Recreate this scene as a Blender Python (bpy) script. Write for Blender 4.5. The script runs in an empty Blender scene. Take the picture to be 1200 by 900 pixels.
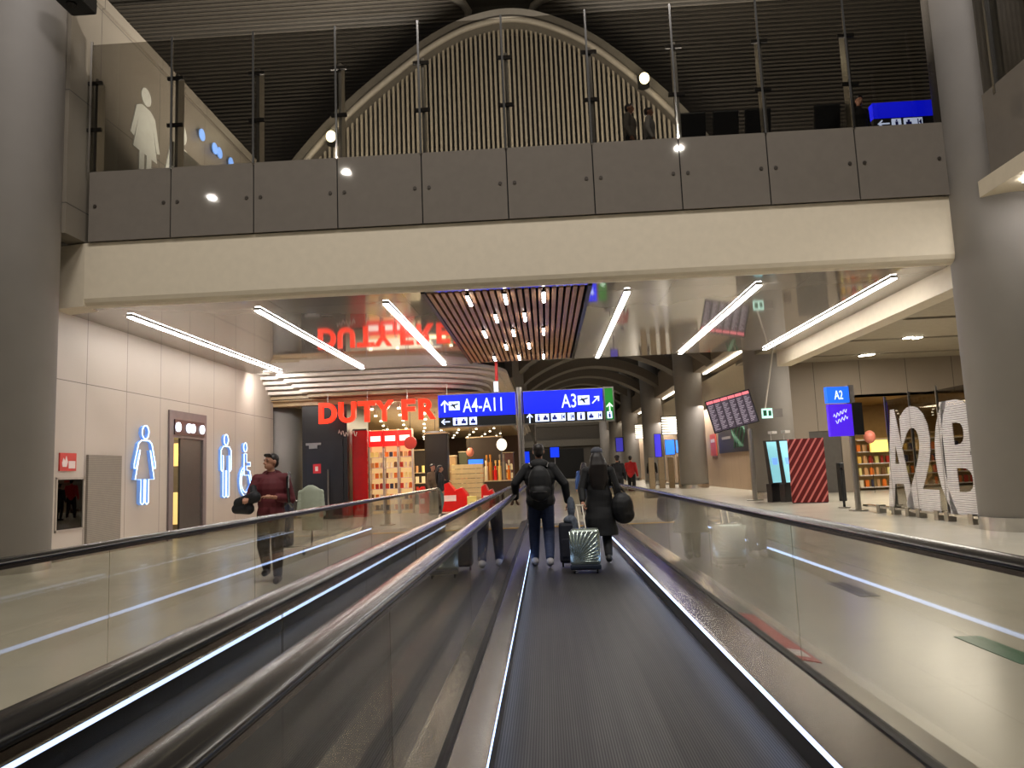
import bpy, bmesh, math, random
from mathutils import Vector, Matrix
random.seed(7)
S = bpy.context.scene
COL = S.collection
PI = math.pi

# ------------------------------------------------------------------ camera
FOC, EYE, ROLL = 870.0, 1.4, 0.041
_dx, _dy = 640 - 600, 551 - 450
_xp = _dx * math.cos(ROLL) - _dy * math.sin(ROLL)
_yp = _dy * math.cos(ROLL) + _dx * math.sin(ROLL)
PITCH = math.atan2(_yp, FOC); YAW = math.atan2(_xp, math.hypot(FOC, _yp))
FWD = Vector((-math.sin(YAW) * math.cos(PITCH), math.cos(YAW) * math.cos(PITCH), math.sin(PITCH)))
_r0 = FWD.cross(Vector((0, 0, 1))).normalized(); _u0 = _r0.cross(FWD)
RGT = _r0 * math.cos(ROLL) - _u0 * math.sin(ROLL)
UPV = _r0 * math.sin(ROLL) + _u0 * math.cos(ROLL)
cam_data = bpy.data.cameras.new('camera'); cam = bpy.data.objects.new('camera', cam_data); COL.objects.link(cam)
cam_data.sensor_width = 36; cam_data.lens = FOC / 1200 * 36; cam_data.clip_end = 500; cam_data.clip_start = 0.05
cam.matrix_world = Matrix(((RGT.x, UPV.x, -FWD.x, 0), (RGT.y, UPV.y, -FWD.y, 0), (RGT.z, UPV.z, -FWD.z, EYE), (0, 0, 0, 1)))
S.camera = cam

# ------------------------------------------------------------------ view, world, large lights
S.view_settings.view_transform = 'Standard'; S.view_settings.look = 'None'
S.view_settings.gamma = 1.0; S.view_settings.exposure = 0.0; S.view_settings.use_curve_mapping = False
W = bpy.data.worlds.new('world'); S.world = W; W.use_nodes = True
_bg = W.node_tree.nodes['Background']; _bg.inputs[0].default_value = (1.0, 0.95, 0.88, 1); _bg.inputs[1].default_value = 0.06
try:
    S.cycles.use_denoising = True
    S.cycles.max_bounces = 8; S.cycles.transparent_max_bounces = 40; S.cycles.glossy_bounces = 4; S.cycles.diffuse_bounces = 4
    S.cycles.sample_clamp_indirect = 4.0; S.cycles.caustics_reflective = False; S.cycles.caustics_refractive = False
except Exception: pass

def area(name, loc, size, power, color=(1, 0.93, 0.82), rot=(0, 0, 0), sy=None):
    l = bpy.data.lights.new(name, 'AREA'); l.energy = power; l.color = color; l.size = size
    if sy: l.shape = 'RECTANGLE'; l.size_y = sy
    o = bpy.data.objects.new(name, l); COL.objects.link(o); o.location = loc; o.rotation_euler = rot
    return o
area('hall_ceiling_light', (-4.5, 3.5, 20), 4, 1700, (1, .95, .91))
area('hall_ceiling_light', (4.5, 3.5, 20), 4, 1700, (1, .95, .91))
area('upper_hall_fill', (-4.5, 17.5, 7.8), 3, 2000, (1, .93, .84), (math.radians(160), 0, 0))  # added uplight hidden behind the bridge, brightens the vault and arch
area('upper_hall_fill', (3.5, 17.5, 7.8), 3, 2000, (1, .93, .84), (math.radians(160), 0, 0))  # second added uplight, right half of the upper hall
area('far_hall_fill', (3, 56, 11), 10, 1500, (1, .92, .8), (0, 0, 0), 40)  # unseen panel added to brighten the far hall
area('far_hall_fill', (1, 98, 9), 14, 1100, (1, .92, .82), (math.radians(25), 0, 0), 8)  # unseen tilted panel added to light the far end wall
area('far_column_fill', (-9.05, 23.7, 4.94), .16, 45, (1, .95, .9), (math.radians(52), 0, 0))  # added lamp, brightens the dark column beside the shopfront
area('right_soffit_light', (8.9, 11.2, 5.9), .5, 70, (1, .96, .92), (0, 0, 0), 2.5)
area('aisle_light', (12.5, 24, 5.3), 4, 900, (1, .92, .8), (0, 0, 0), 8)
area('arcade_light', (9.6, 60, 4.8), 1, 2400, (1, .92, .82), (0, 0, 0), 56)
for _p in ((407, 203), (250, 233), (795, 175)):   # round hall downlights above and behind the viewer
    _d = FWD + RGT * ((_p[0] - 600) / FOC) - UPV * ((_p[1] - 450) / FOC); _q = Vector((0, 0, EYE)) + _d * (31 / _d.y)
    _l = area('hall_downlight', (_q.x, 28 - 31, _q.z), .3, 170, (1, .93, .8)); _l.data.shape = 'DISK'

# ------------------------------------------------------------------ helpers
def lin(c):
    return tuple((v / 255 / 12.92) if v / 255 <= .04045 else ((v / 255 + .055) / 1.055) ** 2.4 for v in c)
MATS = {}
def mat(name, rgb=(128, 128, 128), rough=.5, metal=0, spec=.5, emit=None, es=0, vary=.06, scale=6, coat=0, bump=0):
    if name in MATS: return MATS[name]
    m = bpy.data.materials.new(name); m.use_nodes = True; nt = m.node_tree; b = nt.nodes['Principled BSDF']
    c = lin(rgb)
    tc = nt.nodes.new('ShaderNodeTexCoord'); n = nt.nodes.new('ShaderNodeTexNoise'); n.inputs['Scale'].default_value = scale
    nt.links.new(tc.outputs['Object'], n.inputs['Vector'])
    r = nt.nodes.new('ShaderNodeValToRGB')
    r.color_ramp.elements[0].position = .3; r.color_ramp.elements[1].position = .7
    r.color_ramp.elements[0].color = tuple(v * (1 - vary) for v in c) + (1,); r.color_ramp.elements[1].color = tuple(min(1, v * (1 + vary)) for v in c) + (1,)
    nt.links.new(n.outputs['Fac'], r.inputs['Fac']); nt.links.new(r.outputs['Color'], b.inputs['Base Color'])
    b.inputs['Roughness'].default_value = rough; b.inputs['Metallic'].default_value = metal; b.inputs['Specular IOR Level'].default_value = spec
    b.inputs['Coat Weight'].default_value = coat; b.inputs['Coat Roughness'].default_value = .05
    if emit: b.inputs['Emission Color'].default_value = lin(emit) + (1,); b.inputs['Emission Strength'].default_value = es
    if bump:
        bn = nt.nodes.new('ShaderNodeBump'); bn.inputs['Strength'].default_value = bump; bn.inputs['Distance'].default_value = .01
        nt.links.new(n.outputs['Fac'], bn.inputs['Height']); nt.links.new(bn.outputs['Normal'], b.inputs['Normal'])
    MATS[name] = m
    return m
def glow(name, rgb, s): return mat(name, rgb, .4, emit=rgb, es=s, vary=.02)
def glass(name, tint=(235, 240, 232), refl=1.0, base=.05, rough=.0):
    if name in MATS: return MATS[name]
    m = bpy.data.materials.new(name); m.use_nodes = True; nt = m.node_tree; nt.nodes.clear()
    o = nt.nodes.new('ShaderNodeOutputMaterial'); mx = nt.nodes.new('ShaderNodeMixShader')
    t = nt.nodes.new('ShaderNodeBsdfTransparent'); t.inputs[0].default_value = lin(tint) + (1,)
    g = nt.nodes.new('ShaderNodeBsdfGlossy'); g.inputs['Roughness'].default_value = rough; g.inputs[0].default_value = (refl, refl, refl, 1)
    lw = nt.nodes.new('ShaderNodeLayerWeight'); lw.inputs[0].default_value = .5
    p = nt.nodes.new('ShaderNodeMath'); p.operation = 'POWER'; p.inputs[1].default_value = 4.0
    q = nt.nodes.new('ShaderNodeMath'); q.operation = 'MULTIPLY_ADD'; q.inputs[1].default_value = .9 - base; q.inputs[2].default_value = base
    nt.links.new(lw.outputs['Facing'], p.inputs[0]); nt.links.new(p.outputs[0], q.inputs[0])
    nt.links.new(q.outputs[0], mx.inputs[0]); nt.links.new(t.outputs[0], mx.inputs[1]); nt.links.new(g.outputs[0], mx.inputs[2])
    nt.links.new(mx.outputs[0], o.inputs[0]); MATS[name] = m
    return m
def tile(name, rgb, line, sx, sy, gap=.004, rough=.3, spec=.5, axis='XY', metal=0, coat=0, offset=0, vary=.03, bump=0):
    """panels or tiles with thin joints, procedural"""
    if name in MATS: return MATS[name]
    m = mat(name, rgb, rough, metal, spec, vary=vary, scale=.8, coat=coat); nt = m.node_tree; b = nt.nodes['Principled BSDF']
    geo = nt.nodes.new('ShaderNodeTexCoord'); sp = nt.nodes.new('ShaderNodeSeparateXYZ'); cb = nt.nodes.new('ShaderNodeCombineXYZ')
    nt.links.new(geo.outputs['Object'], sp.inputs[0])
    nt.links.new(sp.outputs[axis[0]], cb.inputs[0]); nt.links.new(sp.outputs[axis[1]], cb.inputs[1])
    br = nt.nodes.new('ShaderNodeTexBrick'); br.offset = offset; br.inputs['Scale'].default_value = 1; br.inputs['Mortar Size'].default_value = gap
    br.inputs['Brick Width'].default_value = sx; br.inputs['Row Height'].default_value = sy; br.inputs['Mortar Smooth'].default_value = 0
    nt.links.new(cb.outputs[0], br.inputs['Vector'])
    src = b.inputs['Base Color'].links[0].from_socket
    mx = nt.nodes.new('ShaderNodeMix'); mx.data_type = 'RGBA'
    nt.links.new(br.outputs['Fac'], mx.inputs[0]); nt.links.new(src, mx.inputs[6]); mx.inputs[7].default_value = lin(line) + (1,)
    nt.links.new(mx.outputs[2], b.inputs['Base Color'])
    if bump:
        n2 = nt.nodes.new('ShaderNodeTexNoise'); n2.inputs['Scale'].default_value = 1.3; n2.inputs['Detail'].default_value = 1
        nt.links.new(geo.outputs['Object'], n2.inputs['Vector'])
        bn = nt.nodes.new('ShaderNodeBump'); bn.inputs['Strength'].default_value = bump; bn.inputs['Distance'].default_value = .02
        nt.links.new(n2.outputs['Fac'], bn.inputs['Height']); nt.links.new(bn.outputs['Normal'], b.inputs['Normal'])
    return m
def stripes(name, c1, c2, period, axis='X', duty=.5, rough=.5, diag=0, metal=0, spec=.4, clear=False):
    if name in MATS: return MATS[name]
    m = mat(name, c1, rough, metal, spec); nt = m.node_tree; b = nt.nodes['Principled BSDF']
    tc = nt.nodes.new('ShaderNodeTexCoord'); sp = nt.nodes.new('ShaderNodeSeparateXYZ'); nt.links.new(tc.outputs['Object'], sp.inputs[0])
    val = sp.outputs[axis]
    if diag:
        a = nt.nodes.new('ShaderNodeMath'); a.operation = 'MULTIPLY_ADD'; a.inputs[1].default_value = diag
        nt.links.new(sp.outputs['Z'], a.inputs[0]); nt.links.new(val, a.inputs[2]); val = a.outputs[0]
    d = nt.nodes.new('ShaderNodeMath'); d.operation = 'DIVIDE'; d.inputs[1].default_value = period; nt.links.new(val, d.inputs[0])
    f = nt.nodes.new('ShaderNodeMath'); f.operation = 'FRACT'; nt.links.new(d.outputs[0], f.inputs[0])
    g = nt.nodes.new('ShaderNodeMath'); g.operation = 'LESS_THAN'; g.inputs[1].default_value = duty; nt.links.new(f.outputs[0], g.inputs[0])
    if clear:
        tr = nt.nodes.new('ShaderNodeBsdfTransparent'); mx = nt.nodes.new('ShaderNodeMixShader'); o = nt.nodes['Material Output']
        nt.links.new(g.outputs[0], mx.inputs[0]); nt.links.new(tr.outputs[0], mx.inputs[1]); nt.links.new(b.outputs[0], mx.inputs[2]); nt.links.new(mx.outputs[0], o.inputs[0])
        return m
    src = b.inputs['Base Color'].links[0].from_socket
    mx = nt.nodes.new('ShaderNodeMix'); mx.data_type = 'RGBA'
    nt.links.new(g.outputs[0], mx.inputs[0]); mx.inputs[6].default_value = lin(c2) + (1,); nt.links.new(src, mx.inputs[7])
    nt.links.new(mx.outputs[2], b.inputs['Base Color'])
    return m

def at_y(px, py, v):
    d = FWD + RGT * ((px - 600) / FOC) - UPV * ((py - 450) / FOC)
    return Vector((0, 0, EYE)) + d * (v / d.y)
def at_x(px, py, v):
    d = FWD + RGT * ((px - 600) / FOC) - UPV * ((py - 450) / FOC)
    return Vector((0, 0, EYE)) + d * (v / d.x)
def at_z(px, py, v):
    d = FWD + RGT * ((px - 600) / FOC) - UPV * ((py - 450) / FOC)
    return Vector((0, 0, EYE)) + d * ((v - EYE) / d.z)

class MB:
    def __init__(s): s.v = []; s.f = []
    def loft(s, rings, n=28):
        """closed surface through horizontal elliptical rings (cx, cy, cz, rx, ry)"""
        vs = []
        for cx, cy, cz, rx, ry in rings: vs += [(cx + rx * math.cos(2 * PI * i / n), cy + ry * math.sin(2 * PI * i / n), cz) for i in range(n)]
        m = len(rings)
        fs = [(j * n + i, j * n + (i + 1) % n, (j + 1) * n + (i + 1) % n, (j + 1) * n + i) for j in range(m - 1) for i in range(n)]
        return s.add(vs, fs + [tuple(range(n - 1, -1, -1)), tuple(range((m - 1) * n, m * n))])
    def add(s, vs, fs):
        k = len(s.v); s.v += [tuple(p) for p in vs]; s.f += [tuple(i + k for i in f) for f in fs]; return s
    def box(s, x0, x1, y0, y1, z0, z1):
        return s.add([(x0, y0, z0), (x1, y0, z0), (x1, y1, z0), (x0, y1, z0), (x0, y0, z1), (x1, y0, z1), (x1, y1, z1), (x0, y1, z1)],
                     [(0, 3, 2, 1), (4, 5, 6, 7), (0, 1, 5, 4), (1, 2, 6, 5), (2, 3, 7, 6), (3, 0, 4, 7)])
    def prism(s, pts, axis, a, b):
        """closed 2D outline extruded along an axis: 'X' pts=(y,z), 'Y' pts=(x,z), 'Z' pts=(x,y)"""
        def P(p, t): return (t, p[0], p[1]) if axis == 'X' else (p[0], t, p[1]) if axis == 'Y' else (p[0], p[1], t)
        n = len(pts); vs = [P(p, a) for p in pts] + [P(p, b) for p in pts]
        fs = [(i, (i + 1) % n, n + (i + 1) % n, n + i) for i in range(n)] + [tuple(range(n - 1, -1, -1)), tuple(range(n, 2 * n))]
        return s.add(vs, fs)
    def cyl(s, x, y, z0, z1, r, r1=None, n=20):
        r1 = r if r1 is None else r1
        vs = [(x + r * math.cos(2 * PI * i / n), y + r * math.sin(2 * PI * i / n), z0) for i in range(n)] + [(x + r1 * math.cos(2 * PI * i / n), y + r1 * math.sin(2 * PI * i / n), z1) for i in range(n)]
        return s.add(vs, [(i, (i + 1) % n, n + (i + 1) % n, n + i) for i in range(n)] + [tuple(range(n - 1, -1, -1)), tuple(range(n, 2 * n))])
    def tube(s, path, r, n=8, closed=False):
        path = [Vector(p) for p in path]; m = len(path); vs = []; prev = None
        for i, p in enumerate(path):
            if closed: t = path[(i + 1) % m] - path[i - 1]
            else: t = path[min(i + 1, m - 1)] - path[max(i - 1, 0)]
            t.normalize()
            if prev is None:
                a = Vector((0, 0, 1)) if abs(t.z) < .9 else Vector((1, 0, 0)); u = t.cross(a).normalized()
            else: u = (prev - t * prev.dot(t)).normalized()
            prev = u; w = t.cross(u); rr = r[i] if isinstance(r, (list, tuple)) else r
            vs += [p + u * rr * math.cos(2 * PI * k / n) + w * rr * math.sin(2 * PI * k / n) for k in range(n)]
        fs = []
        for i in range(m if closed else m - 1):
            j = (i + 1) % m
            fs += [(i * n + k, i * n + (k + 1) % n, j * n + (k + 1) % n, j * n + k) for k in range(n)]
        if not closed: fs += [tuple(range(n - 1, -1, -1)), tuple(range((m - 1) * n, m * n))]
        return s.add(vs, fs)
    def sweep(s, prof, path, up=Vector((0, 0, 1))):
        """profile (u,w) swept along a path in a vertical Y-Z plane"""
        n = len(prof); vs = []; m = len(path); path = [Vector(p) for p in path]
        for i, p in enumerate(path):
            t = (path[min(i + 1, m - 1)] - path[max(i - 1, 0)]).normalized(); u = Vector((1, 0, 0)); w = u.cross(t)
            vs += [p + u * a + w * b for a, b in prof]
        fs = [(i * n + k, i * n + (k + 1) % n, (i + 1) * n + (k + 1) % n, (i + 1) * n + k) for i in range(m - 1) for k in range(n)]
        return s.add(vs, fs + [tuple(range(n - 1, -1, -1)), tuple(range((m - 1) * n, m * n))])
    def ball(s, c, r, n=12, m=8):
        rx, ry, rz = r if isinstance(r, (tuple, list)) else (r, r, r); vs = [(c[0], c[1], c[2] - rz)]
        for j in range(1, m):
            a = -PI / 2 + PI * j / m
            vs += [(c[0] + rx * math.cos(a) * math.cos(2 * PI * i / n), c[1] + ry * math.cos(a) * math.sin(2 * PI * i / n), c[2] + rz * math.sin(a)) for i in range(n)]
        vs.append((c[0], c[1], c[2] + rz)); L = len(vs) - 1
        fs = [(0, 1 + (i + 1) % n, 1 + i) for i in range(n)] + [(L, L - n + i, L - n + (i + 1) % n) for i in range(n)]
        for j in range(m - 2):
            a = 1 + j * n; b = a + n
            fs += [(a + i, a + (i + 1) % n, b + (i + 1) % n, b + i) for i in range(n)]
        return s.add(vs, fs)
    def cap(s, p, q, r0, r1, k=7):
        p = Vector(p); q = Vector(q)
        for i in range(k + 1):
            t = i / k; c = p.lerp(q, t); s.ball(c, r0 + (r1 - r0) * t, 10, 7)
        return s
    def mesh(s, name):
        me = bpy.data.meshes.new(name); me.from_pydata(s.v, [], s.f); me.validate()
        bm = bmesh.new(); bm.from_mesh(me); bmesh.ops.recalc_face_normals(bm, faces=bm.faces); bm.to_mesh(me); bm.free(); return me
    def build(s, name, m, parent=None, bevel=0, smooth=False, loc=None):
        me = s.mesh(name); return link(name, me, m, parent, bevel, smooth, loc)
def link(name, me, m, parent=None, bevel=0, smooth=False, loc=None):
    o = bpy.data.objects.new(name, me); COL.objects.link(o); me.materials.clear(); me.materials.append(m)
    if parent: o.parent = parent
    if loc is not None: o.location = loc
    if smooth:
        for p in me.polygons: p.use_smooth = True
    if bevel:
        b = o.modifiers.new('bevel', 'BEVEL'); b.width = bevel; b.segments = 2; b.limit_method = 'ANGLE'
    return o
def tag(o, label=None, cat=None, group=None, kind=None):
    if label: o['label'] = label
    if cat: o['category'] = cat
    if group: o['group'] = group
    if kind: o['kind'] = kind
    return o
def empty(name, loc, rz=0, label=None, cat=None, group=None):
    o = bpy.data.objects.new(name, None); COL.objects.link(o); o.location = loc; o.rotation_euler = (0, 0, rz); o.empty_display_size = .1
    return tag(o, label, cat, group)
def struct(mb, name, m, label=None, **k):
    o = mb.build(name, m, **k); o['kind'] = 'structure'
    if label: o['label'] = label
    return o
def copy_tree(o, parent=None):
    c = o.copy(); COL.objects.link(c)
    if parent: c.parent = parent
    for ch in [x for x in bpy.data.objects if x.parent == o]: copy_tree(ch, c)
    return c
def evalmesh(o):
    dg = bpy.context.evaluated_depsgraph_get(); return bpy.data.meshes.new_from_object(o.evaluated_get(dg))
def text(name, txt, w, h, depth, m, parent, loc, bold=0.0, rot=None, align='L'):
    """lettering facing -Y, fitted to w x h, standing at loc (lower left corner)"""
    cu = bpy.data.curves.new('t', 'FONT'); cu.body = txt; cu.size = 1; cu.extrude = .02; cu.offset = bold; cu.resolution_u = 4
    t = bpy.data.objects.new('t', cu); COL.objects.link(t); bpy.context.view_layer.update(); me = evalmesh(t); bpy.data.objects.remove(t)
    xs = [v.co.x for v in me.vertices]; ys = [v.co.y for v in me.vertices]; x0, x1, y0, y1 = min(xs), max(xs), min(ys), max(ys)
    sx = w / (x1 - x0); sy = h / (y1 - y0)
    for v in me.vertices:
        x, y, z = v.co; v.co = ((x - x0) * sx, -(z + .02) / .04 * depth, (y - y0) * sy)
    o = link(name, me, m, parent, loc=loc)
    bm = bmesh.new(); bm.from_mesh(me); bmesh.ops.recalc_face_normals(bm, faces=bm.faces); bm.to_mesh(me); bm.free()
    return o
def blob(name, mb, m, parent, voxel=.012, smooth=3):
    me = mb.mesh(name); t = bpy.data.objects.new('t', me); COL.objects.link(t)
    r = t.modifiers.new('r', 'REMESH'); r.mode = 'VOXEL'; r.voxel_size = voxel
    if smooth: s = t.modifiers.new('s', 'SMOOTH'); s.iterations = smooth; s.factor = .5
    bpy.context.view_layer.update(); me2 = evalmesh(t); bpy.data.objects.remove(t); bpy.data.meshes.remove(me)
    return link(name, me2, m, parent, smooth=True)
def circle(cx, cy, r, n=24): return [(cx + r * math.cos(2 * PI * i / n), cy + r * math.sin(2 * PI * i / n)) for i in range(n)]

# ------------------------------------------------------------------ materials
M_floor = tile('polished_beige_floor', (190, 184, 168), (166, 160, 146), 1.2, 1.2, .002, .22, .32, vary=.06)
M_wall = tile('warm_white_wall_panel', (186, 174, 162), (118, 108, 100), 1.53, 3.62, .009, .45, .4, axis='YZ')
M_taupe = tile('taupe_wall_panel', (140, 128, 114), (80, 72, 64), 1.9, 9, .012, .5, .3, axis='XZ')
M_upwall = tile('grey_upper_wall_panel', (120, 112, 100), (70, 66, 60), 2.4, 2.3, .01, .4, .4, axis='YZ')
M_ceil = tile('mirror_gloss_ceiling', (152, 145, 136), (70, 66, 62), 2.7, 5.0, .004, .05, .6, coat=.6, vary=.04, bump=.03)
M_cream = mat('cream_plaster', (206, 194, 172), .6, vary=.03)
M_col = mat('grey_column_paint', (142, 137, 133), .55, vary=.03, scale=2)
M_steel = mat('brushed_steel', (168, 164, 158), .28, 1, vary=.05, scale=20)
M_chrome = mat('polished_steel', (205, 202, 198), .12, 1)
M_clad = mat('grey_backpainted_glass', (112, 105, 97), .035, spec=.5, vary=.03)
M_dark = mat('near_black', (16, 16, 18), .5)
M_black = mat('black_rubber', (20, 19, 19), .22, spec=.6)
M_rib = mat('ribbed_slat_paint', (104, 96, 84), .6)
M_shell = mat('shell_paint', (92, 86, 77), .7)
M_trim = mat('pale_trim_paint', (150, 142, 128), .5)
M_gap = mat('dark_gap', (14, 13, 12), .9)
M_light = glow('white_light', (255, 250, 244), 34)
M_spot = glow('spot_light', (255, 244, 220), 30)
M_blue = glow('sign_blue', (8, 28, 235), 1.25)
M_white = glow('sign_white', (205, 220, 255), 1.2)
M_red = glow('sign_red', (255, 46, 12), 1.0)
M_glass = glass('clear_balustrade_glass', (233, 232, 227), .85, .04)
M_glass2 = glass('barrier_glass', (205, 203, 199), .7, .03)
# ------------------------------------------------------------------ setting: floor, walls, ceilings
struct(MB().box(-30, 30, -12, 170, -.2, 0), 'floor', M_floor, 'polished beige terrazzo floor')
ZC = 5.0
# mirror ceiling over the passage with a recess for the timber panel
mb = MB()
mb.box(-9.7, -2.28, 14.25, 24.2, ZC, ZC + .3); mb.box(1.03, 8.0, 14.25, 24.2, ZC, ZC + .3)
mb.box(-2.28, 1.03, 14.25, 14.4, ZC, ZC + .3); mb.box(-2.28, 1.03, 23.95, 24.2, ZC, ZC + .3)
struct(mb, 'ceiling', M_ceil, 'glossy reflective ceiling over the passage')
# bridge between the columns: slab, fascia
def fascia(x0, x1):
    prof = [(14.0, 6.27), (14.0, 5.14), (14.03, 5.06), (14.09, 5.01), (14.2, 4.99), (14.3, 5.0), (14.3, 6.27)]
    return MB().prism(prof, 'X', x0, x1)
o = struct(fascia(-8.98, 8.05), 'trim_1', M_cream, 'cream bridge fascia above the passage')
struct(MB().prism([(-8.98, 14.0), (-8.98, 14.5), (-10.6, 14.9), (-10.6, 14.3)], 'Z', 4.99, 6.27), 'trim_2', M_cream, 'cream fascia return beside left column')
struct(MB().box(-10.5, 9.6, 14.12, 30, 6.9, 7.5), 'trim_3', M_shell, 'upper floor slab of the bridge')
# upper left wall, with its restroom doorway
XU = -9.0
ztop = 11.55
mb = MB(); mb.box(XU - .4, XU, 13.4, 17.4, 6.3, ztop); mb.box(XU - .4, XU, 17.4, 20.4, 9.35, ztop); mb.box(XU - .4, XU, 20.4, 23, 6.3, ztop)
mb.box(XU - .5, XU + .06, 13.4, 23, ztop, ztop + .25)
struct(mb, 'wall_left_upper', M_upwall, 'grey panelled wall of the upper floor')
struct(MB().box(XU - 1.6, XU - 1.5, 16, 22, 7.4, 10), 'wall_left_upper_passage', mat('pale_passage', (190, 172, 120), .6), 'pale passage wall inside upper restroom doorway')
area('upper_passage_light', (XU - .8, 18.9, 9.9), .8, 14, (1, .85, .55))
# lower left wall with restroom opening
XL = -9.7
YD0, YD1, ZD = 18.75, 20.85, 3.35
mb = MB()
mb.box(XL - .3, XL, 14.0, 14.42, 0, 5.3); mb.box(XL - .3, XL, 14.42, 15.28, 1.62, 5.3); mb.box(XL - .3, XL, 14.42, 15.28, 0, .6)
mb.box(XL - .3, XL, 15.28, YD0, 0, 5.3); mb.box(XL - .3, XL, YD0, YD1, ZD, 5.3); mb.box(XL - .3, XL, YD1, 26.2, 0, 5.3)
struct(mb, 'wall_left', M_wall, 'pale panelled wall with the restroom entrance')
struct(MB().box(XL - .02, XL + .02, 14.2, YD0 - .05, 0, .12).box(XL - .02, XL + .02, YD1 + .05, 26.2, 0, .12), 'baseboard_left', M_steel)
struct(MB().box(XL - 1.7, XL - 1.6, 18, 22, 0, 3.5).box(XL - 1.6, XL - .3, 21.0, 21.1, 0, 3.5).box(XL - 1.6, XL - .3, 18.5, 18.6, 0, 3.5).box(XL - 1.7, XL - .3, 18, 22, 3.4, 3.5),
       'wall_restroom_lobby', mat('lobby_taupe', (120, 110, 98), .5), 'restroom lobby walls')
# door frame with sign beam and a half open dark leaf
d = empty('door_1', (XL, YD0, 0)); d['kind'] = 'structure'; d['label'] = 'restroom entrance frame and dark grey door leaf'
M_frame = mat('mauve_grey_frame', (118, 106, 106), .4)
MB().box(-.3, .05, 0, .22, 0, ZD).box(-.3, .05, 1.9, 2.1, 0, ZD).box(-.3, .05, .22, 1.9, 3.12, ZD).box(-.3, .05, .22, 1.9, 2.64, 2.72).build('door_frame', M_frame, d)
MB().box(-.05, .0, .66, 1.9, .02, 2.64).build('door_leaf', mat('charcoal_leaf', (70, 66, 62), .35), d)
MB().box(-.3, -.2, .22, .3, .02, 2.64).build('door_leaf', M_dark, d)
MB().box(-1.25, -.55, 2.2, 2.25, 1.95, 2.6).box(-1.25, -.55, 2.2, 2.25, .3, 1.2).build('lobby_gap_glow', glow('lobby_glow', (236, 206, 130), .9), d)  # added glowing boxes stand in for yellow light in the door gap
area('restroom_lobby_light', (XL - .9, 19.4, 3.2), .6, 60, (1, .82, .5))
# sign beam over the door with four round emblems
bs = empty('restroom_sign_beam', (XL - .02, YD0 + .22, 2.72), PI / 2, 'dark maroon beam with four white round restroom emblems above doorway', 'sign')
MB().box(0, 1.68, -.1, .2, 0, .4).build('beam', mat('maroon_beam', (58, 22, 22), .35), bs)
for x in (.14, .72, .95, 1.5):
    MB().prism(circle(x, .2, .125), 'Y', -.14, -.1).build('emblem', glow('emblem_white', (235, 240, 255), 1.6), bs)
# columns
def column(name, x, y, z1, r, label, ring=True):
    o = empty(name, (x, y, 0)); o['kind'] = 'structure'; o['label'] = label
    MB().cyl(0, 0, .0, z1, r, n=48).build('shaft', M_col, o, smooth=False)
    for p in o.children[0].data.polygons: p.use_smooth = abs(p.normal.z) < .5
    if ring: MB().cyl(0, 0, 0, .24, r + .012, n=48).build('steel_base', M_chrome, o)
    return o
column('column_left', -9.8, 13.05, 24, .8, 'grey round column at the left edge')
column('column_right', 8.72, 14.0, 24, .83, 'grey round column at the right edge')
column('column_left_far', -9.9, 27.4, 4.3, .82, 'grey round column beside the black shopfront')
column('column_right_far', 8.76, 29.2, 12, .84, 'grey column behind the flight board')
for i in range(5):
    column('column_arcade', 8.7, 44.6 + 15.6 * i, 12, .82, 'grey column of the right arcade, number %d from the near end' % (i + 1))
# parapet on the right side of the void
ps = empty('side_parapet', (8.1, 0, 0), 0, 'grey glazed parapet right of the right column', 'parapet')
MB().box(0, .12, -4, 13.0, 6.3, 7.75).build('cladding_panel', M_clad, ps)
for k in range(5):
    MB().box(.03, .05, 13 - (k + 1) * 1.7 + .01, 13 - k * 1.7 - .01, 7.75, 10.4).build('glass_panel', M_glass2, ps)
    MB().box(-.01, .2, 12.6 - k * 1.7, 12.66 - k * 1.7, 7.6, 10.4).build('post', M_steel, ps)
struct(MB().box(8.1, 20, -4, 13.4, 6.0, 6.3), 'trim_4', M_cream, 'soffit on the right of the void')
for yy in (12.2,):
    l = MB().box(8.35, 8.45, 6.0, 12.6, 5.95, 6.0).build('soffit_light', M_light); tag(l, 'bright light line under soffit beside right column', 'ceiling light')
# right aisle: downstand beam, ceiling with slots, back wall
struct(MB().box(7.95, 8.4, 13.9, 25.2, 4.55, 5.35), 'trim_5', M_cream, 'cream downstand beam right of the mirror ceiling')
mb = MB()
ys = [13.9, 22.15, 22.5, 25.95, 26.3, 29.6, 29.95, 31.5]
for a, b in ((0, 1), (2, 3), (4, 5), (6, 7)): mb.box(8.2, 26, ys[a], ys[b], 5.45, 5.6)
for a, b in ((1, 2), (3, 4), (5, 6)): mb.box(8.2, 9.6 + (a == 1) * 1.3, ys[a], ys[b], 5.45, 5.6)
struct(mb, 'ceiling_aisle', mat('aisle_ceiling', (150, 142, 128), .6), 'pale ceiling of the right aisle')
for k, (a, b) in enumerate(((22.15, 22.5), (25.95, 26.3), (29.6, 29.95))):
    struct(MB().box(9.6 + (k == 0) * 1.3, 26, a, b, 5.56, 5.6), 'trim_%d' % (50 + k), M_gap, 'black air slot in the aisle ceiling')
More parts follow.
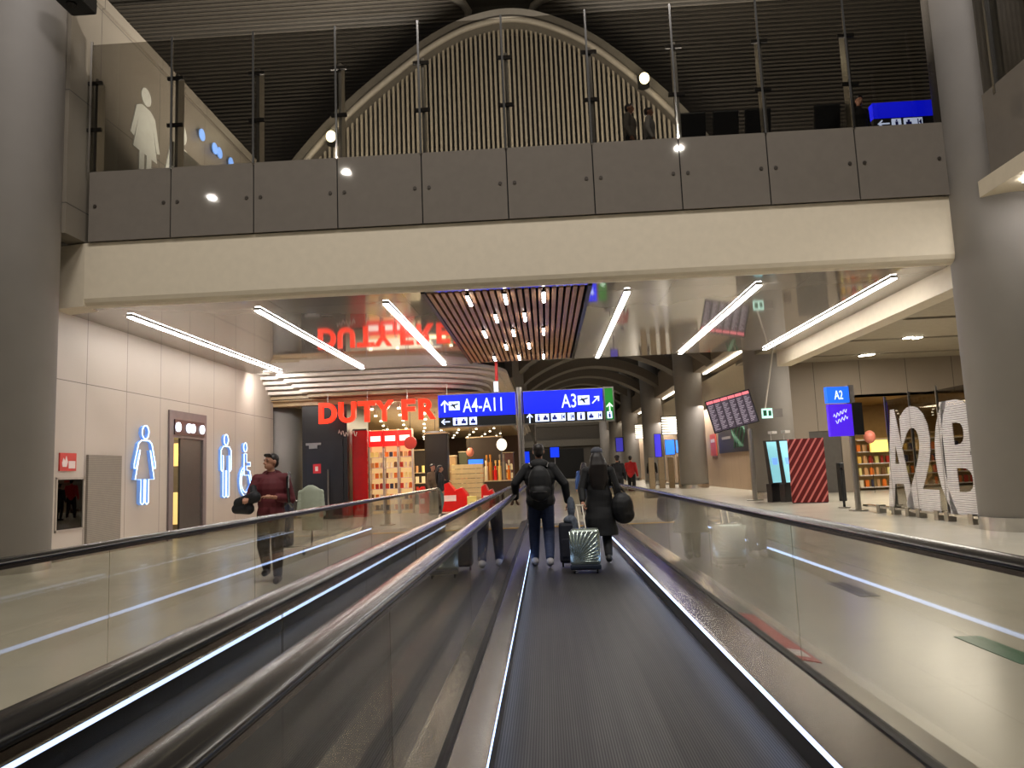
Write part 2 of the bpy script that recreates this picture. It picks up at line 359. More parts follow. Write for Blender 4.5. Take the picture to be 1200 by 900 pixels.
for k, (px, py, yy) in enumerate(((1064, 394, 26.1), (1075, 394, 26.1), (1011, 415, 29.8), (1020, 414, 29.8), (1126, 423, 31.0), (1133, 422, 31.0))):
    p = at_z(px, py, 5.48)
    dl = empty('downlight', (p.x, p.y, 5.45), 0, 'square white downlight ' + ['left in the nearer pair', 'right in the nearer pair', 'left in the middle pair', 'right in the middle pair', 'left in the pair beside the right column', 'right in the pair beside the right column'][k] + ' of the aisle ceiling', 'downlight', 'aisle downlights')
    MB().box(-.1, .1, -.17, .17, -.04, .02).build('lens', M_spot, dl)
    MB().box(-.13, .13, -.2, .2, -.02, .04).build('housing', M_dark, dl)
YB = 31.5
mb = MB(); mb.box(8.6, 11.0, YB, YB + .2, 0, 5.6); mb.box(11.0, 12.3, YB, YB + .2, 2.55, 5.6); mb.box(12.3, 12.8, YB, YB + .2, 0, 5.6); mb.box(12.8, 26, YB, YB + .2, 3.9, 5.6)
struct(mb, 'wall_aisle_back', M_taupe, 'taupe panelled wall at the back of the right aisle')
dd = MB().box(11.0, 12.3, YB + .05, YB + .12, 0, 2.55).build('door_2', mat('grey_door', (84, 80, 76), .3)); dd['kind'] = 'structure'
tag(MB().box(10.45, 10.75, YB - .06, YB, 1.5, 1.95).build('door_intercom', mat('intercom', (96, 82, 74), .4), bevel=.02), 'small brown intercom box on taupe wall left of grey door', 'intercom')
# right arcade wall beyond the second column
mb = MB()
mb.box(10.2, 10.5, 31.7, 50, 0, 4.9)
for i in range(1, 5):
    y0 = 44.6 + 15.6 * (i - 1)
    mb.box(10.2, 10.5, y0 + 3.2, y0 + 5.8, 0, 4.9); mb.box(10.2, 10.5, y0 + 5.8, y0 + 15, 4.1, 4.9); mb.box(10.2, 10.5, y0 + 15, y0 + 18.8, 0, 4.9)
struct(mb, 'wall_arcade', tile('beige_arcade_wall', (176, 152, 128), (140, 120, 100), 1.6, 9, .01, .5, .3, axis='YZ'), 'beige wall of the right arcade')
struct(MB().prism([(10.2, 4.9), (10.2, 5.1), (9.75, 6.35), (10.6, 6.35), (10.6, 4.9)], 'Y', 31.7, 117.9), 'trim_6', M_cream, 'cream cove bulkhead over the arcade')
struct(MB().box(8.9, 10.9, 31.0, 117.9, 6.75, 8.3).box(9.3, 9.7, 31.0, 117.9, 8.3, 13), 'trim_7', mat('arcade_parapet', (128, 116, 102), .6), 'upper floor parapet over the arcade')
for i in range(5):
    y0 = 31.6 + 15.6 * i if i else 31.6
    tag(MB().box(9.55, 9.7, y0 + .3, y0 + 12.6, 6.66, 6.72).build('cove_light', glow('cove_glow', (255, 244, 222), 9)), 'linear cove light in bay %d of the right arcade counted from the near end' % (i + 1), 'cove light', 'arcade cove lights')
for i in range(5):
    y0 = 33 + 15.6 * i
    w = MB()
    for k in range(14): w.box(9.2, 9.28, y0 + 3 + k * .55, y0 + 3.2 + k * .55, 8.8, 11.5)
    o = w.build('window_%d' % (i + 1), mat('window_fin', (70, 66, 62), .5)); o['kind'] = 'structure'
    p = MB().box(9.26, 9.3, y0 + 3, y0 + 10.6, 8.8, 11.5).build('pane', glass('dark_pane', (40, 46, 60), .9, .1), o)
# far hall: end wall, ceiling with arched bands
struct(MB().box(-12, 12, 118, 118.5, 0, 14), 'wall_far', mat('far_wall', (140, 132, 122), .7), 'far end wall of the hall')
struct(MB().box(-12, 12, 116.6, 117.9, 5.0, 6.0).box(-12, 12, 117.2, 117.9, 8.2, 8.8), 'trim_8', M_trim, 'balcony bands on the far end wall')
struct(MB().box(-6, 6, 117.6, 117.95, 0.1, 4.6), 'trim_9', mat('far_opening', (34, 32, 30), .6), 'dark opening in the far end wall')
struct(MB().box(-12, 10, 34, 122, 11.0, 11.3), 'ceiling_far', mat('far_ceiling', (60, 56, 50), .7), 'dim ceiling of the hall beyond')
def arch_band(y, zc, depth, k):
    mb = MB(); n = 28; x0, x1 = -1.2, 9.0; pts = []
    for i in range(n + 1):
        t = i / n; x = x0 + (x1 - x0) * t; z = zc + 1.9 * math.sin(PI * t) ** .8; pts.append((x, z))
    for i in range(n):
        (xa, za), (xb, zb) = pts[i], pts[i + 1]
        mb.prism([(xa, za), (xb, zb), (xb, zb + .7), (xa, za + .7)], 'Y', y, y + depth)
    return mb
for k in range(7):
    tag(struct(arch_band(30 + k * 9, 6.3 + .35 * k, 1.6, k), 'trim_%d' % (20 + k), mat('far_arch', (92, 84, 74), .6), 'arched ceiling band of the far hall'), None)
struct(MB().box(-1.5, -1.2, 30, 110, 5.2, 12), 'wall_shop_upper', mat('shop_upper_wall', (84, 76, 68), .6), 'wall above the shop along the hall')

# ------------------------------------------------------------------ upper hall: ribbed vault, arch, lunette
PROF = [(31.0, 6.5), (31.0, 12.5), (30.6, 15.0), (29.4, 17.6), (27.4, 19.6), (24.6, 21.2), (20.0, 22.6), (12.0, 23.4)]
def on_profile(px, py):
    d = FWD + RGT * ((px - 600) / FOC) - UPV * ((py - 450) / FOC)
    s0 = 0
    for (y0, z0), (y1, z1) in zip(PROF, PROF[1:]):
        L = math.hypot(y1 - y0, z1 - z0)
        # ray (t*d.y, EYE+t*d.z) meets the segment
        ax, az, bx, bz = d.y, d.z, y1 - y0, z1 - z0
        det = ax * (-bz) + bx * az
        if abs(det) > 1e-9:
            t = (y0 * (-bz) + bx * (z0 - EYE)) / det; u = (ax * (z0 - EYE) - az * y0) / det
            if t > 0 and -1e-6 <= u <= 1 + 1e-6: return (d.x * t, s0 + u * L)
        s0 += L
    return None
def prof_at(s):
    for (y0, z0), (y1, z1) in zip(PROF, PROF[1:]):
        L = math.hypot(y1 - y0, z1 - z0)
        if s <= L: return (y0 + (y1 - y0) * s / L, z0 + (z1 - z0) * s / L, (z1 - z0) / L, -(y1 - y0) / L)
        s -= L
    return (y1, z1, (z1 - z0) / L, -(y1 - y0) / L)
STOT = sum(math.hypot(b[0] - a[0], b[1] - a[1]) for a, b in zip(PROF, PROF[1:]))
pts = [(y, z) for y, z in PROF] + [(y + .25, z + .4) for y, z in reversed(PROF)]
struct(MB().prism([(y + .35, z + .35) for y, z in PROF] + [(y + .8, z + .9) for y, z in reversed(PROF)], 'X', -26, 24), 'ceiling_upper', M_shell, 'smooth vault shell of the upper hall')
def ribbed(outline_px, close_pts, label):
    """slatted vault panel whose edge follows the outline, laid on the vault surface"""
    ol = [on_profile(*p) for p in outline_px]; ol = [p for p in ol if p] + close_pts
    mb = MB(); s = .05
    while s < STOT - .1:
        xs = []
        n = len(ol)
        for i in range(n):
            (xa, sa), (xb, sb) = ol[i], ol[(i + 1) % n]
            if (sa <= s) != (sb <= s): xs.append(xa + (xb - xa) * (s - sa) / (sb - sa))
        xs.sort()
        for a, b in zip(xs[::2], xs[1::2]):
            y, z, ty, tz = prof_at(s); h = .055
            y2, z2 = prof_at(s + .075)[:2]
            ny, nz = -tz, ty
            if b - a > .15:
                ny = -(z2 - z) / .075; nz = (y2 - y) / .075
                if ny > 0: ny, nz = -ny, -nz
                q = [(y, z), (y2, z2), (y2 + ny * .05, z2 + nz * .05), (y + ny * .05, z + nz * .05)]
                mb.prism(q, 'X', a, b)
        s += .155
    o = mb.build('vault_slats', M_rib); o['kind'] = 'structure'; o['label'] = label
    bk = MB(); n = 0
    path = []
    for p in ol[:len(ol) - len(close_pts)]:
        y, z, a, b = prof_at(p[1]); path.append((p[0], y - .08, z - .04))
    MB().tube(path, .16, 8).build('edge_trim', M_trim, o, smooth=True)
    return o
left_edge = [(345, 205), (366, 178), (392, 146), (424, 112), (458, 82), (490, 62), (520, 46), (538, 35), (548, 24), (549, 14), (543, 5), (530, -4), (505, -10), (470, -14)]
right_edge = [(835, 178), (806, 150), (775, 118), (742, 88), (706, 62), (672, 45), (645, 35), (628, 27), (622, 17), (625, 8), (634, 0), (655, -8), (690, -14)]
sm = on_profile(470, -14)[1]
ribbed(left_edge, [(-22, sm), (-22, .05), (-10.6, .05)], 'ribbed vault left of the arch')
ribbed(right_edge, [(20, on_profile(690, -14)[1]), (20, .05), (8.6, .05)], 'ribbed vault right of the arch')
# arch band and lunette of vertical slats
YA = 25.5
arc_px = [(352, 215), (370, 192), (395, 164), (430, 130), (468, 98), (505, 70), (540, 50), (570, 40), (595, 36), (622, 38), (655, 48), (690, 65), (725, 90), (757, 117), (785, 143), (806, 166), (822, 186)]
arc = [at_y(px, py, YA) for px, py in arc_px]
mb = MB()
def smooth_path(P, k=4):
    out = []
    for i in range(len(P) - 1):
        p0, p1, p2, p3 = P[max(i - 1, 0)], P[i], P[i + 1], P[min(i + 2, len(P) - 1)]
        for j in range(k):
            t = j / k
            out.append(.5 * ((2 * p1) + (p2 - p0) * t + (2 * p0 - 5 * p1 + 4 * p2 - p3) * t * t + (3 * p1 - p0 - 3 * p2 + p3) * t ** 3))
    return out + [P[-1]]
sarc = smooth_path(arc)
for i in range(len(sarc) - 1):
    a, b = sarc[i], sarc[i + 1]
    c = Vector((-1.0, 0, 8))
    na = (Vector((a.x, 0, a.z)) - c).normalized(); nb = (Vector((b.x, 0, b.z)) - c).normalized()
    mb.prism([(a.x, a.z), (b.x, b.z), (b.x + nb.x * .42, b.z + nb.z * .42), (a.x + na.x * .42, a.z + na.z * .42)], 'Y', YA - .7, YA + .6)
ar = mb.build('arch_band', mat('arch_paint', (98, 92, 82), .6)); ar['kind'] = 'structure'; ar['label'] = 'broad arch band of the upper hall'
MB().tube([(p.x, YA - .7, p.z) for p in sarc], .11, 8).build('edge_trim', M_trim, ar, smooth=True)
mb = MB(); k = 0; x = sarc[0].x + .05
def arc_z(x):
    for a, b in zip(sarc, sarc[1:]):
        if a.x <= x <= b.x: return a.z + (b.z - a.z) * (x - a.x) / (b.x - a.x)
    return 7
while x < sarc[-1].x:
    mb.box(x, x + .08, YA - .1, YA + .02, 7, arc_z(x) + .05); x += .17
lu = mb.build('lunette_slats', mat('lunette_paint', (158, 148, 130), .5)); lu['kind'] = 'structure'; lu['label'] = 'vertical slats filling the arch'
struct(MB().prism([(sarc[0].x, 7)] + [(p.x, p.z) for p in sarc] + [(sarc[-1].x, 7)], 'Y', YA + .3, YA + .4), 'wall_lunette', mat('lunette_back', (44, 40, 35), .8), 'dark wall behind the arch slats')
for k, (px, py) in enumerate(((388, 160), (755, 92))):
    p = at_y(px, py, YA - 1.4)
    t = empty('spotlight', p, 0, 'round glowing spotlight on the arch band, ' + ('left, low by the second glass post' if k == 0 else 'right, high above the two people'), 'spotlight', 'arch spotlights')
    MB().ball((0, -.02, 0), (.17, .1, .2), 16, 10).build('lens', glow('arch_spot', (255, 240, 190), 14), t, smooth=True)
    MB().cyl(0, .22, -.2, .2, .2, n=16).build('housing', M_dark, t)
    MB().box(-.05, .05, .3, .6, -.05, .05).build('bracket', M_steel, t)
    pl = bpy.data.lights.new('spot', 'POINT'); pl.energy = 60; pl.color = (1, .9, .65); pl.shadow_soft_size = .2
    po = bpy.data.objects.new('arch_spot_glow', pl); COL.objects.link(po); po.location = p + Vector((0, -.5, 0))

# ------------------------------------------------------------------ glass barrier of the bridge
gb = empty('glass_barrier', (0, 14.0, 0), 0, 'tall glass barrier with grey lower panels along the bridge edge', 'barrier')
PW = 1.68; X0 = -8.9
for k in range(10):
    a = X0 + k * PW; b = a + PW
    MB().box(a + .012, b - .012, -.06, -.03, 6.28, 7.72).build('lower_panel', M_clad, gb)
    for x in (a + .14, b - .14): MB().prism(circle(x, 7.0, .035, 12), 'Y', -.075, -.06).build('bolt', mat('dark_bolt', (70, 64, 58), .4, .6), gb)
    MB().box(a + .01, b - .01, -.05, -.035, 7.73, 10.45).build('glass_panel', M_glass2, gb)
    f = MB(); f.box(a - .02, a + .02, -.09, -.06, 7.7, 10.5)
    fo = f.build('post_cap', M_chrome, gb)
    f = MB(); f.box(a + .03, a + .09, .02, .28, 7.5, 9.75)
    f.build('post_fin', M_steel, gb)
    f = MB()
    for z in (8.6, 9.6): f.box(a - .12, a + .2, -.03, .02, z, z + .07)
    f.build('clamp', mat('dark_clamp', (48, 44, 40), .4, .5), gb)
MB().box(X0, X0 + 10 * PW, -.03, .0, 6.3, 7.7).build('backing', M_gap, gb)

# ------------------------------------------------------------------ ceiling lights and timber panel
LL = [(-8.62, 'nearest the restroom wall'), (-5.88, 'second from the restroom wall'), (-3.17, 'just left of the timber slat panel'), (1.83, 'just right of the timber slat panel'), (4.5, 'second from the cream beam on the right'), (7.2, 'nearest the cream beam on the right')]
for x, w in LL:
    t = empty('linear_light', (x, 15.0, ZC), 0, 'long white linear ceiling light ' + w, 'ceiling light', 'linear ceiling lights')
    for k in range(2): MB().box(-.055, .055, k * 4.5 + .01, k * 4.5 + 4.47, -.05, -.002).build('diffuser', M_light, t)
    MB().box(-.065, .065, -.02, 9.02, -.03, -.001).build('housing', mat('light_housing', (150, 145, 140), .4), t)
tp = empty('timber_slat_panel', (0, 0, 0), 0, 'brown timber slat panel with small lights set in the mirror ceiling', 'ceiling panel')
MB().box(-2.28, 1.03, 14.3, 24.05, ZC + .16, ZC + .2).build('backing', M_gap, tp)
M_wood = mat('brown_timber', (158, 116, 80), .5, spec=.4, vary=.15, scale=3)
n = 23
for k in range(n):
    x = -2.22 + k * (3.2 / n)
    MB().box(x, x + .085, 14.42, 23.93, ZC - .02, ZC + .12).build('slat', M_wood, tp)
MB().box(-2.32, -2.24, 14.3, 24.0, ZC - .04, ZC + .1).build('edge_frame', M_dark, tp)
MB().box(.99, 1.07, 14.3, 24.0, ZC - .04, ZC + .1).build('edge_frame', M_dark, tp)
rows = [(15.0, (548, 592, 637), 347), (16.9, (581, 615), 370), (18.8, (568, 602, 637), 390), (20.9, (593, 620), 405), (23.0, (580, 609, 637), 420)]
rn = ['first', 'second', 'third', 'fourth', 'fifth']
for r, (yy, xs, py) in enumerate(rows):
    for j, px in enumerate(xs):
        p = at_z(px, py, ZC - .03)
        side = ('left', 'middle', 'right')[j] if len(xs) == 3 else ('left', 'right')[j]
        t = empty('panel_light', (p.x, yy, ZC - .03), 0, 'small white strip light, %s in the %s row of the timber panel from the bridge' % (side, rn[r]), 'ceiling light', 'timber panel lights')
        MB().box(-.03, .03, -.42, .42, -.05, -.01).build('diffuser', M_light, t)
        MB().box(-.035, .035, -.44, .44, -.03, .03).build('housing', M_dark, t)
# ------------------------------------------------------------------ moving walkways
M_belt = stripes('grooved_belt', (78, 76, 76), (26, 25, 27), .014, 'X', .55, .45, metal=.3)
_nt = M_belt.node_tree; _b = _nt.nodes['Principled BSDF']; _src = _b.inputs['Base Color'].links[0].from_socket
_tc = _nt.nodes.new('ShaderNodeTexCoord'); _mp = _nt.nodes.new('ShaderNodeMapping'); _mp.inputs['Scale'].default_value = (5, .12, 1)
_no = _nt.nodes.new('ShaderNodeTexNoise'); _no.inputs['Scale'].default_value = 3; _no.inputs['Detail'].default_value = 3
_nt.links.new(_tc.outputs['Object'], _mp.inputs[0]); _nt.links.new(_mp.outputs[0], _no.inputs['Vector'])
_mx = _nt.nodes.new('ShaderNodeMix'); _mx.data_type = 'RGBA'; _mx.blend_type = 'MULTIPLY'; _mx.inputs[0].default_value = 1
_rp = _nt.nodes.new('ShaderNodeValToRGB'); _rp.color_ramp.elements[0].position = .35; _rp.color_ramp.elements[1].position = .65
_rp.color_ramp.elements[0].color = (.6, .6, .62, 1); _rp.color_ramp.elements[1].color = (1, .99, .97, 1)
_nt.links.new(_no.outputs['Fac'], _rp.inputs['Fac']); _nt.links.new(_src, _mx.inputs[6]); _nt.links.new(_rp.outputs['Color'], _mx.inputs[7]); _nt.links.new(_mx.outputs[2], _b.inputs['Base Color'])
M_skirt = mat('dark_skirt', (34, 33, 34), .3, .6)
M_deck = mat('satin_steel_deck', (160, 154, 146), .24, .9, vary=.06, scale=3)
M_led = glow('led_strip', (178, 204, 255), 3.6)
M_outer = mat('outer_deck_steel', (150, 144, 132), .35, .6)
M_profile = mat('bronze_profile', (120, 108, 98), .25, 1)
M_yellow = mat('yellow_comb', (196, 150, 40), .5)
YS, YE = -2.31, 18.2
ZR = 1.058
def walkway(label, b0, b1, gl, gr):
    w = empty('moving_walkway', ((b0 + b1) / 2, 0, 0), 0, label, 'moving walkway'); cx = (b0 + b1) / 2
    MB().box(b0 - cx, b1 - cx, YS, YE, .002, .03).build('belt', M_belt, w)
    MB().box(b0 - cx, b1 - cx, YE, YE + .25, .002, .036).build('comb', M_yellow, w)
    MB().box(b0 - cx, b1 - cx, YE + .25, YE + 1.6, .002, .034).build('landing_plate', M_outer, w)
    for side, bx, gx in ((-1, b0 - cx, gl - cx), (1, b1 - cx, gr - cx)):
        lo, hi = sorted((bx, bx + side * .035))
        MB().box(lo, hi, YS, YE, .002, .15).build('skirt', M_skirt, w)
        MB().box(min(bx - side * .004, bx + side * .004), max(bx - side * .004, bx + side * .004), YS, YE, .146, .18).build('led_strip', M_led, w)
        d = MB(); d.prism([(bx + side * .006, .15), (bx - side * .006, .183), (bx + side * .02, .188), (gx - side * .03, .225), (gx - side * .03, .12)], 'Y', YS, YE + .3)
        d.build('inner_deck', M_deck, w)
        MB().box(gx - .028, gx + .028, YS, YE + .3, .05, .235).build('glass_channel', M_dark, w)
        a = YS; k = 0
        while a < YE - .1:
            e = min(a + 2.27, YE + .05)
            last = e > YE - .3
            if not last: MB().box(gx - .006, gx + .006, a + .006, e - .006, .2, ZR - .03).build('glass_panel', M_glass, w)
            else:
                pr = [(a + .006, .2), (e + .05, .2)] + [(e - .05 + .38 * math.sin(t), .62 + .38 * math.cos(t)) for t in [PI * .9 - i * PI * .9 / 10 for i in range(11)]] + [(a + .006, ZR - .03)]
                MB().prism(pr, 'X', gx - .006, gx + .006).build('glass_panel', M_glass, w)
            a = e
        path = [(gx, YS + i * (YE - YS) / 14, ZR) for i in range(15)] + [(gx, YE + .43 * math.sin(t), ZR - .43 + .43 * math.cos(t)) for t in [i * PI / 12 for i in range(1, 13)]]
        prof = [(.045 * math.cos(t), .026 * math.sin(t) if math.sin(t) > 0 else .018 * math.sin(t)) for t in [2 * PI * i / 16 for i in range(16)]]
        MB().sweep(prof, path).build('handrail', M_black, w, smooth=True)
        prof2 = [(-.03, -.03), (.03, -.03), (.04, -.01), (-.04, -.01)]
        MB().sweep(prof2, path).build('handrail_guide', M_profile, w)
    return w
walkway('moving walkway ahead carrying the couple, with dark grooved belt', -.31, 1.125, -.485, 1.42)
walkway('moving walkway on the left beside the restroom floor, no riders', -2.5, -1.03, -2.68, -.80)
tag(MB().box(-.77, -.515, YS, YE + .4, .01, .2).build('divider_cover', M_deck), 'satin metal cover between the two moving walkways', 'cover')
tag(MB().prism([(1.45, .01), (1.45, .2), (1.66, .16), (1.7, .01)], 'Y', YS, YE + .4).build('outer_cover', M_outer), 'grey metal outer ledge right of the moving walkway', 'cover')
tag(MB().prism([(-2.71, .01), (-2.71, .2), (-2.88, .16), (-2.92, .01)], 'Y', YS, YE + .4).build('outer_cover', M_outer), 'grey metal outer ledge left of the left moving walkway', 'cover')
st = empty('red_ledge_patch', (1.46, 4.75, .203), 0, 'red sticker with white mark on the outer ledge of the walkway', 'patch')
MB().box(0, .16, 0, 1.5, -.03, -.0).build('patch', mat('patch_red', (190, 40, 30), .4), st); st.rotation_euler = (0, math.radians(10.5), 0)
MB().box(.03, .13, .1, .28, -.0, .002).build('white_mark', mat('patch_white', (230, 225, 220), .4), st)  # flat red sheet with a white block, laid on the outer ledge
for (a, b, c, lab) in (((977, 683), (1022, 699), (70, 66, 60), 'dark grey strip on floor right of the walkway'), ((1133, 746), (1215, 778), (34, 92, 60), 'green strip on floor right of the walkway')):
    p = at_z(*a, 0); q = at_z(*b, 0); x = (p.x + q.x) / 2
    tag(MB().box(x - .1, x + .1, q.y, p.y, 0, .004).build('floor_strip', mat('strip_%d' % c[1], c, .3)), lab, 'floor marking')  # thin coloured strip lying on the floor along the walkway

# ------------------------------------------------------------------ left wall furniture
def pictogram(name, y, z, h, kind, label):
    t = empty(name, (XL, y, z), PI / 2, label, 'sign', 'glowing restroom pictograms')
    w = h * .42
    if kind == 'woman':
        body = [(-.1, .8), (.1, .8), (.17, .76), (.27, .5), (.27, .45), (.22, .45), (.13, .68), (.24, .31), (.1, .31), (.1, .02), (.06, 0), (.02, .02), (.02, .31), (-.02, .31), (-.02, .02), (-.06, 0), (-.1, .02), (-.1, .31), (-.24, .31), (-.13, .68), (-.22, .45), (-.27, .45), (-.27, .5), (-.17, .76)]
        head = circle(0, .905, .085, 20)
        outs = [body, head]
    elif kind == 'man':
        body = [(-.12, .8), (.12, .8), (.2, .74), (.2, .43), (.16, .41), (.13, .43), (.12, .66), (.12, .02), (.07, 0), (.02, .02), (.02, .42), (-.02, .42), (-.02, .02), (-.07, 0), (-.12, .02), (-.12, .66), (-.13, .43), (-.16, .41), (-.2, .43), (-.2, .74)]
        outs = [body, circle(0, .905, .085, 20)]
    else:
        body = [(-.07, .76), (.05, .76), (.06, .6), (.24, .6), (.24, .53), (.06, .53), (.06, .46), (.22, .44), (.36, .16), (.29, .13), (.17, .36), (-.07, .36)]
        wheel = [(.02 + .3 * math.cos(a), .25 + .28 * math.sin(a)) for a in [PI * .6 + i * PI * 1.25 / 18 for i in range(19)]] + [(.02 + .23 * math.cos(a), .25 + .21 * math.sin(a)) for a in [PI * 1.85 - i * PI * 1.25 / 18 for i in range(19)]]
        outs = [body, wheel, circle(-.01, .88, .085, 20)]
    edge = MB(); band = MB()
    for o_ in outs:
        P = [(x * h * .92, -.1, zz * h) for x, zz in o_]
        edge.tube(P, .0145, 6, closed=True)
        n = len(P)
        for i in range(n):
            a, b = P[i], P[(i + 1) % n]
            band.add([a, b, (b[0], -.01, b[2]), (a[0], -.01, a[2])], [(0, 1, 2, 3)])
    bo = band.build('side_band', glow('neon_band', (120, 160, 228), .42), t)
    so = bo.modifiers.new('s', 'SOLIDIFY'); so.thickness = .012
    edge.build('neon_edge', glow('neon_edge', (206, 230, 255), 1.7), t)
    return t
pictogram('woman_pictogram', 17.5, .98, 1.9, 'woman', 'glowing white outline of a woman on wall left of restroom door')
pictogram('man_pictogram', 22.05, .98, 1.9, 'man', 'glowing white outline of a man on wall right of restroom door')
pictogram('wheelchair_pictogram', 23.5, 1.02, 1.7, 'wheel', 'glowing white outline of a wheelchair user on wall beside the man pictogram')
tag(MB().box(XL, XL + .05, 15.36, 16.6, .12, 2.12).build('ventilation_grille', stripes('grille_mesh', (140, 130, 118), (112, 104, 95), .03, 'Z', .6)), 'beige ventilation grille on wall between fire cabinet and woman pictogram', 'grille')
fc = empty('fire_cabinet', (XL, 14.42, .6), PI / 2, 'recessed fire cabinet with dark glass and red hose by left column', 'cabinet')
MB().box(0, .86, .05, .28, 0, .02).box(0, .86, .05, .28, 1.0, 1.02).box(0, .02, .05, .28, 0, 1.02).box(.84, .86, .05, .28, 0, 1.02).box(0, .86, .26, .28, 0, 1.02).build('cabinet_box', M_dark, fc)
MB().box(-.03, .89, -.02, .02, -.03, .01).box(-.03, .89, -.02, .02, 1.01, 1.05).box(-.03, .01, -.02, .02, -.03, 1.05).box(.85, .89, -.02, .02, -.03, 1.05).build('frame', mat('cabinet_frame', (170, 158, 146), .4), fc)
hz = MB()
for k in range(6): hz.tube([(.14 + .1 * math.cos(a) , .14 + .08 * math.sin(a), .1 + k * .075) for a in [i * 2 * PI / 16 for i in range(16)]], .034, 8, closed=True)
hz.build('hose_coil', mat('hose_red', (200, 60, 36), .5), fc, smooth=True)
MB().cyl(.6, .15, .25, .62, .05, n=14).ball((.6, .15, .64), .05).build('extinguisher', mat('ext_red', (150, 24, 20), .35), fc)
MB().box(.02, .84, .0, .01, .02, 1.0).build('door_pane', glass('cabinet_glass', (120, 120, 120), .8, .05), fc)
rs = empty('fire_sign', (XL, 14.46, 1.78), PI / 2, 'small red and white fire sign above fire cabinet', 'sign')
MB().box(0, .52, -.03, 0, 0, .36).build('panel', mat('fire_red', (196, 56, 48), .4), rs)
MB().box(.27, .48, -.036, -.03, .05, .2).build('white_field', mat('fire_white', (225, 205, 200), .4), rs)
fl = MB(); fl.prism([(.08, .08), (.2, .08), (.24, .18), (.19, .3), (.15, .2), (.1, .26), (.06, .16)], 'Y', -.037, -.03).build('flame_mark', mat('fire_white', ()), rs)

# upstairs restroom marks
def flat_woman(x0, y, z, h, label):
    t = empty('woman_emblem', (x0, y, z), PI / 2, label, 'sign')
    body = [(-.08, .79), (.08, .79), (.17, .74), (.27, .42), (.21, .4), (.13, .64), (.22, .3), (.11, .3), (.11, 0), (.02, 0), (.02, .3), (-.02, .3), (-.02, 0), (-.11, 0), (-.11, .3), (-.22, .3), (-.13, .64), (-.21, .4), (-.27, .42), (-.17, .74)]
    MB().prism([(a * h, b * h) for a, b in body], 'Y', -.02, 0).build('figure', mat('pale_emblem', (196, 196, 186), .4), t)
    MB().prism([(a * h, b * h) for a, b in circle(0, .9, .09, 20)], 'Y', -.02, 0).build('head', mat('pale_emblem', ()), t)
    return t
p1 = at_x(171, 103, XU); p0 = at_x(171, 200, XU)
flat_woman(XU, p1.y, p0.z - .35, p1.z - p0.z + .35, 'large pale woman emblem on upper grey wall behind the first glass panel')
p1 = at_x(212, 143, XU); flat_woman(XU, p1.y, 7.5, p1.z - 7.5, 'narrow pale woman emblem on upper grey wall behind the second glass panel')
ub = empty('upper_sign_beam', (XU, 17.3, 9.3), PI / 2, 'dark beam with small blue glowing emblems on the upper wall', 'sign')
MB().box(0, 3.2, -.1, -.0, 0, .62).build('beam', mat('upper_beam', (60, 56, 50), .4), ub)
for px, py in ((237, 158), (252, 174), (257.5, 179), (271, 191)):
    p = at_x(px, py, XU + .12)
    MB().prism(circle(p.y - 17.3, p.z - 9.3, .16, 16), 'Y', -.13, -.1).build('emblem', glow('emblem_blue', (120, 170, 255), 1.1), ub)
cs = empty('surveillance_camera', at_y(88, 3, 12.6), 0, 'black box camera at the top of the left column', 'camera')
MB().box(-.25, .25, -.3, .3, -.08, .25).build('housing', M_dark, cs, bevel=.04); MB().cyl(0, -.1, -.12, -.06, .09).build('lens', M_black, cs)

# ------------------------------------------------------------------ signs
sg = empty('wayfinding_sign', (-.69, 21.6, 0), 0, 'blue overhead gate sign reading A4-A11 and A3 on a steel post', 'sign')
MB().cyl(0, .1, 0, 3.85, .09, n=20).build('post', M_steel, sg, smooth=False)
MB().cyl(0, .1, 0, .03, .22, n=24).build('base_plate', M_steel, sg)
def P2(px, py): q = at_y(px, py, 21.55); return q.x + .69, q.z
xl0, zt = P2(513, 464); xl1, zb = P2(604, 485); xr0, _ = P2(614, 482); xr1, _ = P2(707, 480); zt = 3.70; zb = 3.06; zs = 2.78
MB().box(xl0, xl1, 0, .2, zb, zt).build('blue_panel', M_blue, sg); MB().box(xl0, xl1, .01, .19, zs, zb - .005).build('icon_strip', M_dark, sg)
MB().box(xr0, xr1, 0, .2, zb, zt).build('blue_panel', M_blue, sg); MB().box(xr0, xr1, .01, .19, zs, zb - .005).build('icon_strip', M_dark, sg)
for a, b in ((xl0, xl1), (xr0, xr1)):
    MB().box(a - .02, b + .02, -.01, .21, zt, zt + .03).box(a - .02, b + .02, -.01, .21, zs - .03, zs).build('frame', M_steel, sg)
xg0, _ = P2(709, 480); xg1, _ = P2(719, 480)
MB().box(xg0 + .02, xg1, 0, .2, zs, zt).build('green_panel', glow('exit_green', (20, 120, 34), .6), sg)
MB().box(xg0 - .02, xg0 + .02, -.02, .22, zs - .04, zt + .04).box(xg1, xg1 + .04, -.02, .22, zs - .04, zt + .04).box(xg0, xg1, -.02, .22, zt, zt + .04).box(xg0, xg1, -.02, .22, zs - .04, zs).build('frame', M_steel, sg)
def arrow(parent, x, z, s, ang, m=M_white):
    pts = [(0, .5), (.34, .12), (.26, .04), (.06, .24), (.06, -.5), (-.06, -.5), (-.06, .24), (-.26, .04), (-.34, .12)]
    c, sn = math.cos(ang), math.sin(ang)
    return MB().prism([(x + s * (a * c - b * sn), z + s * (a * sn + b * c)) for a, b in pts], 'Y', -.012, 0).build('arrow', m, parent)
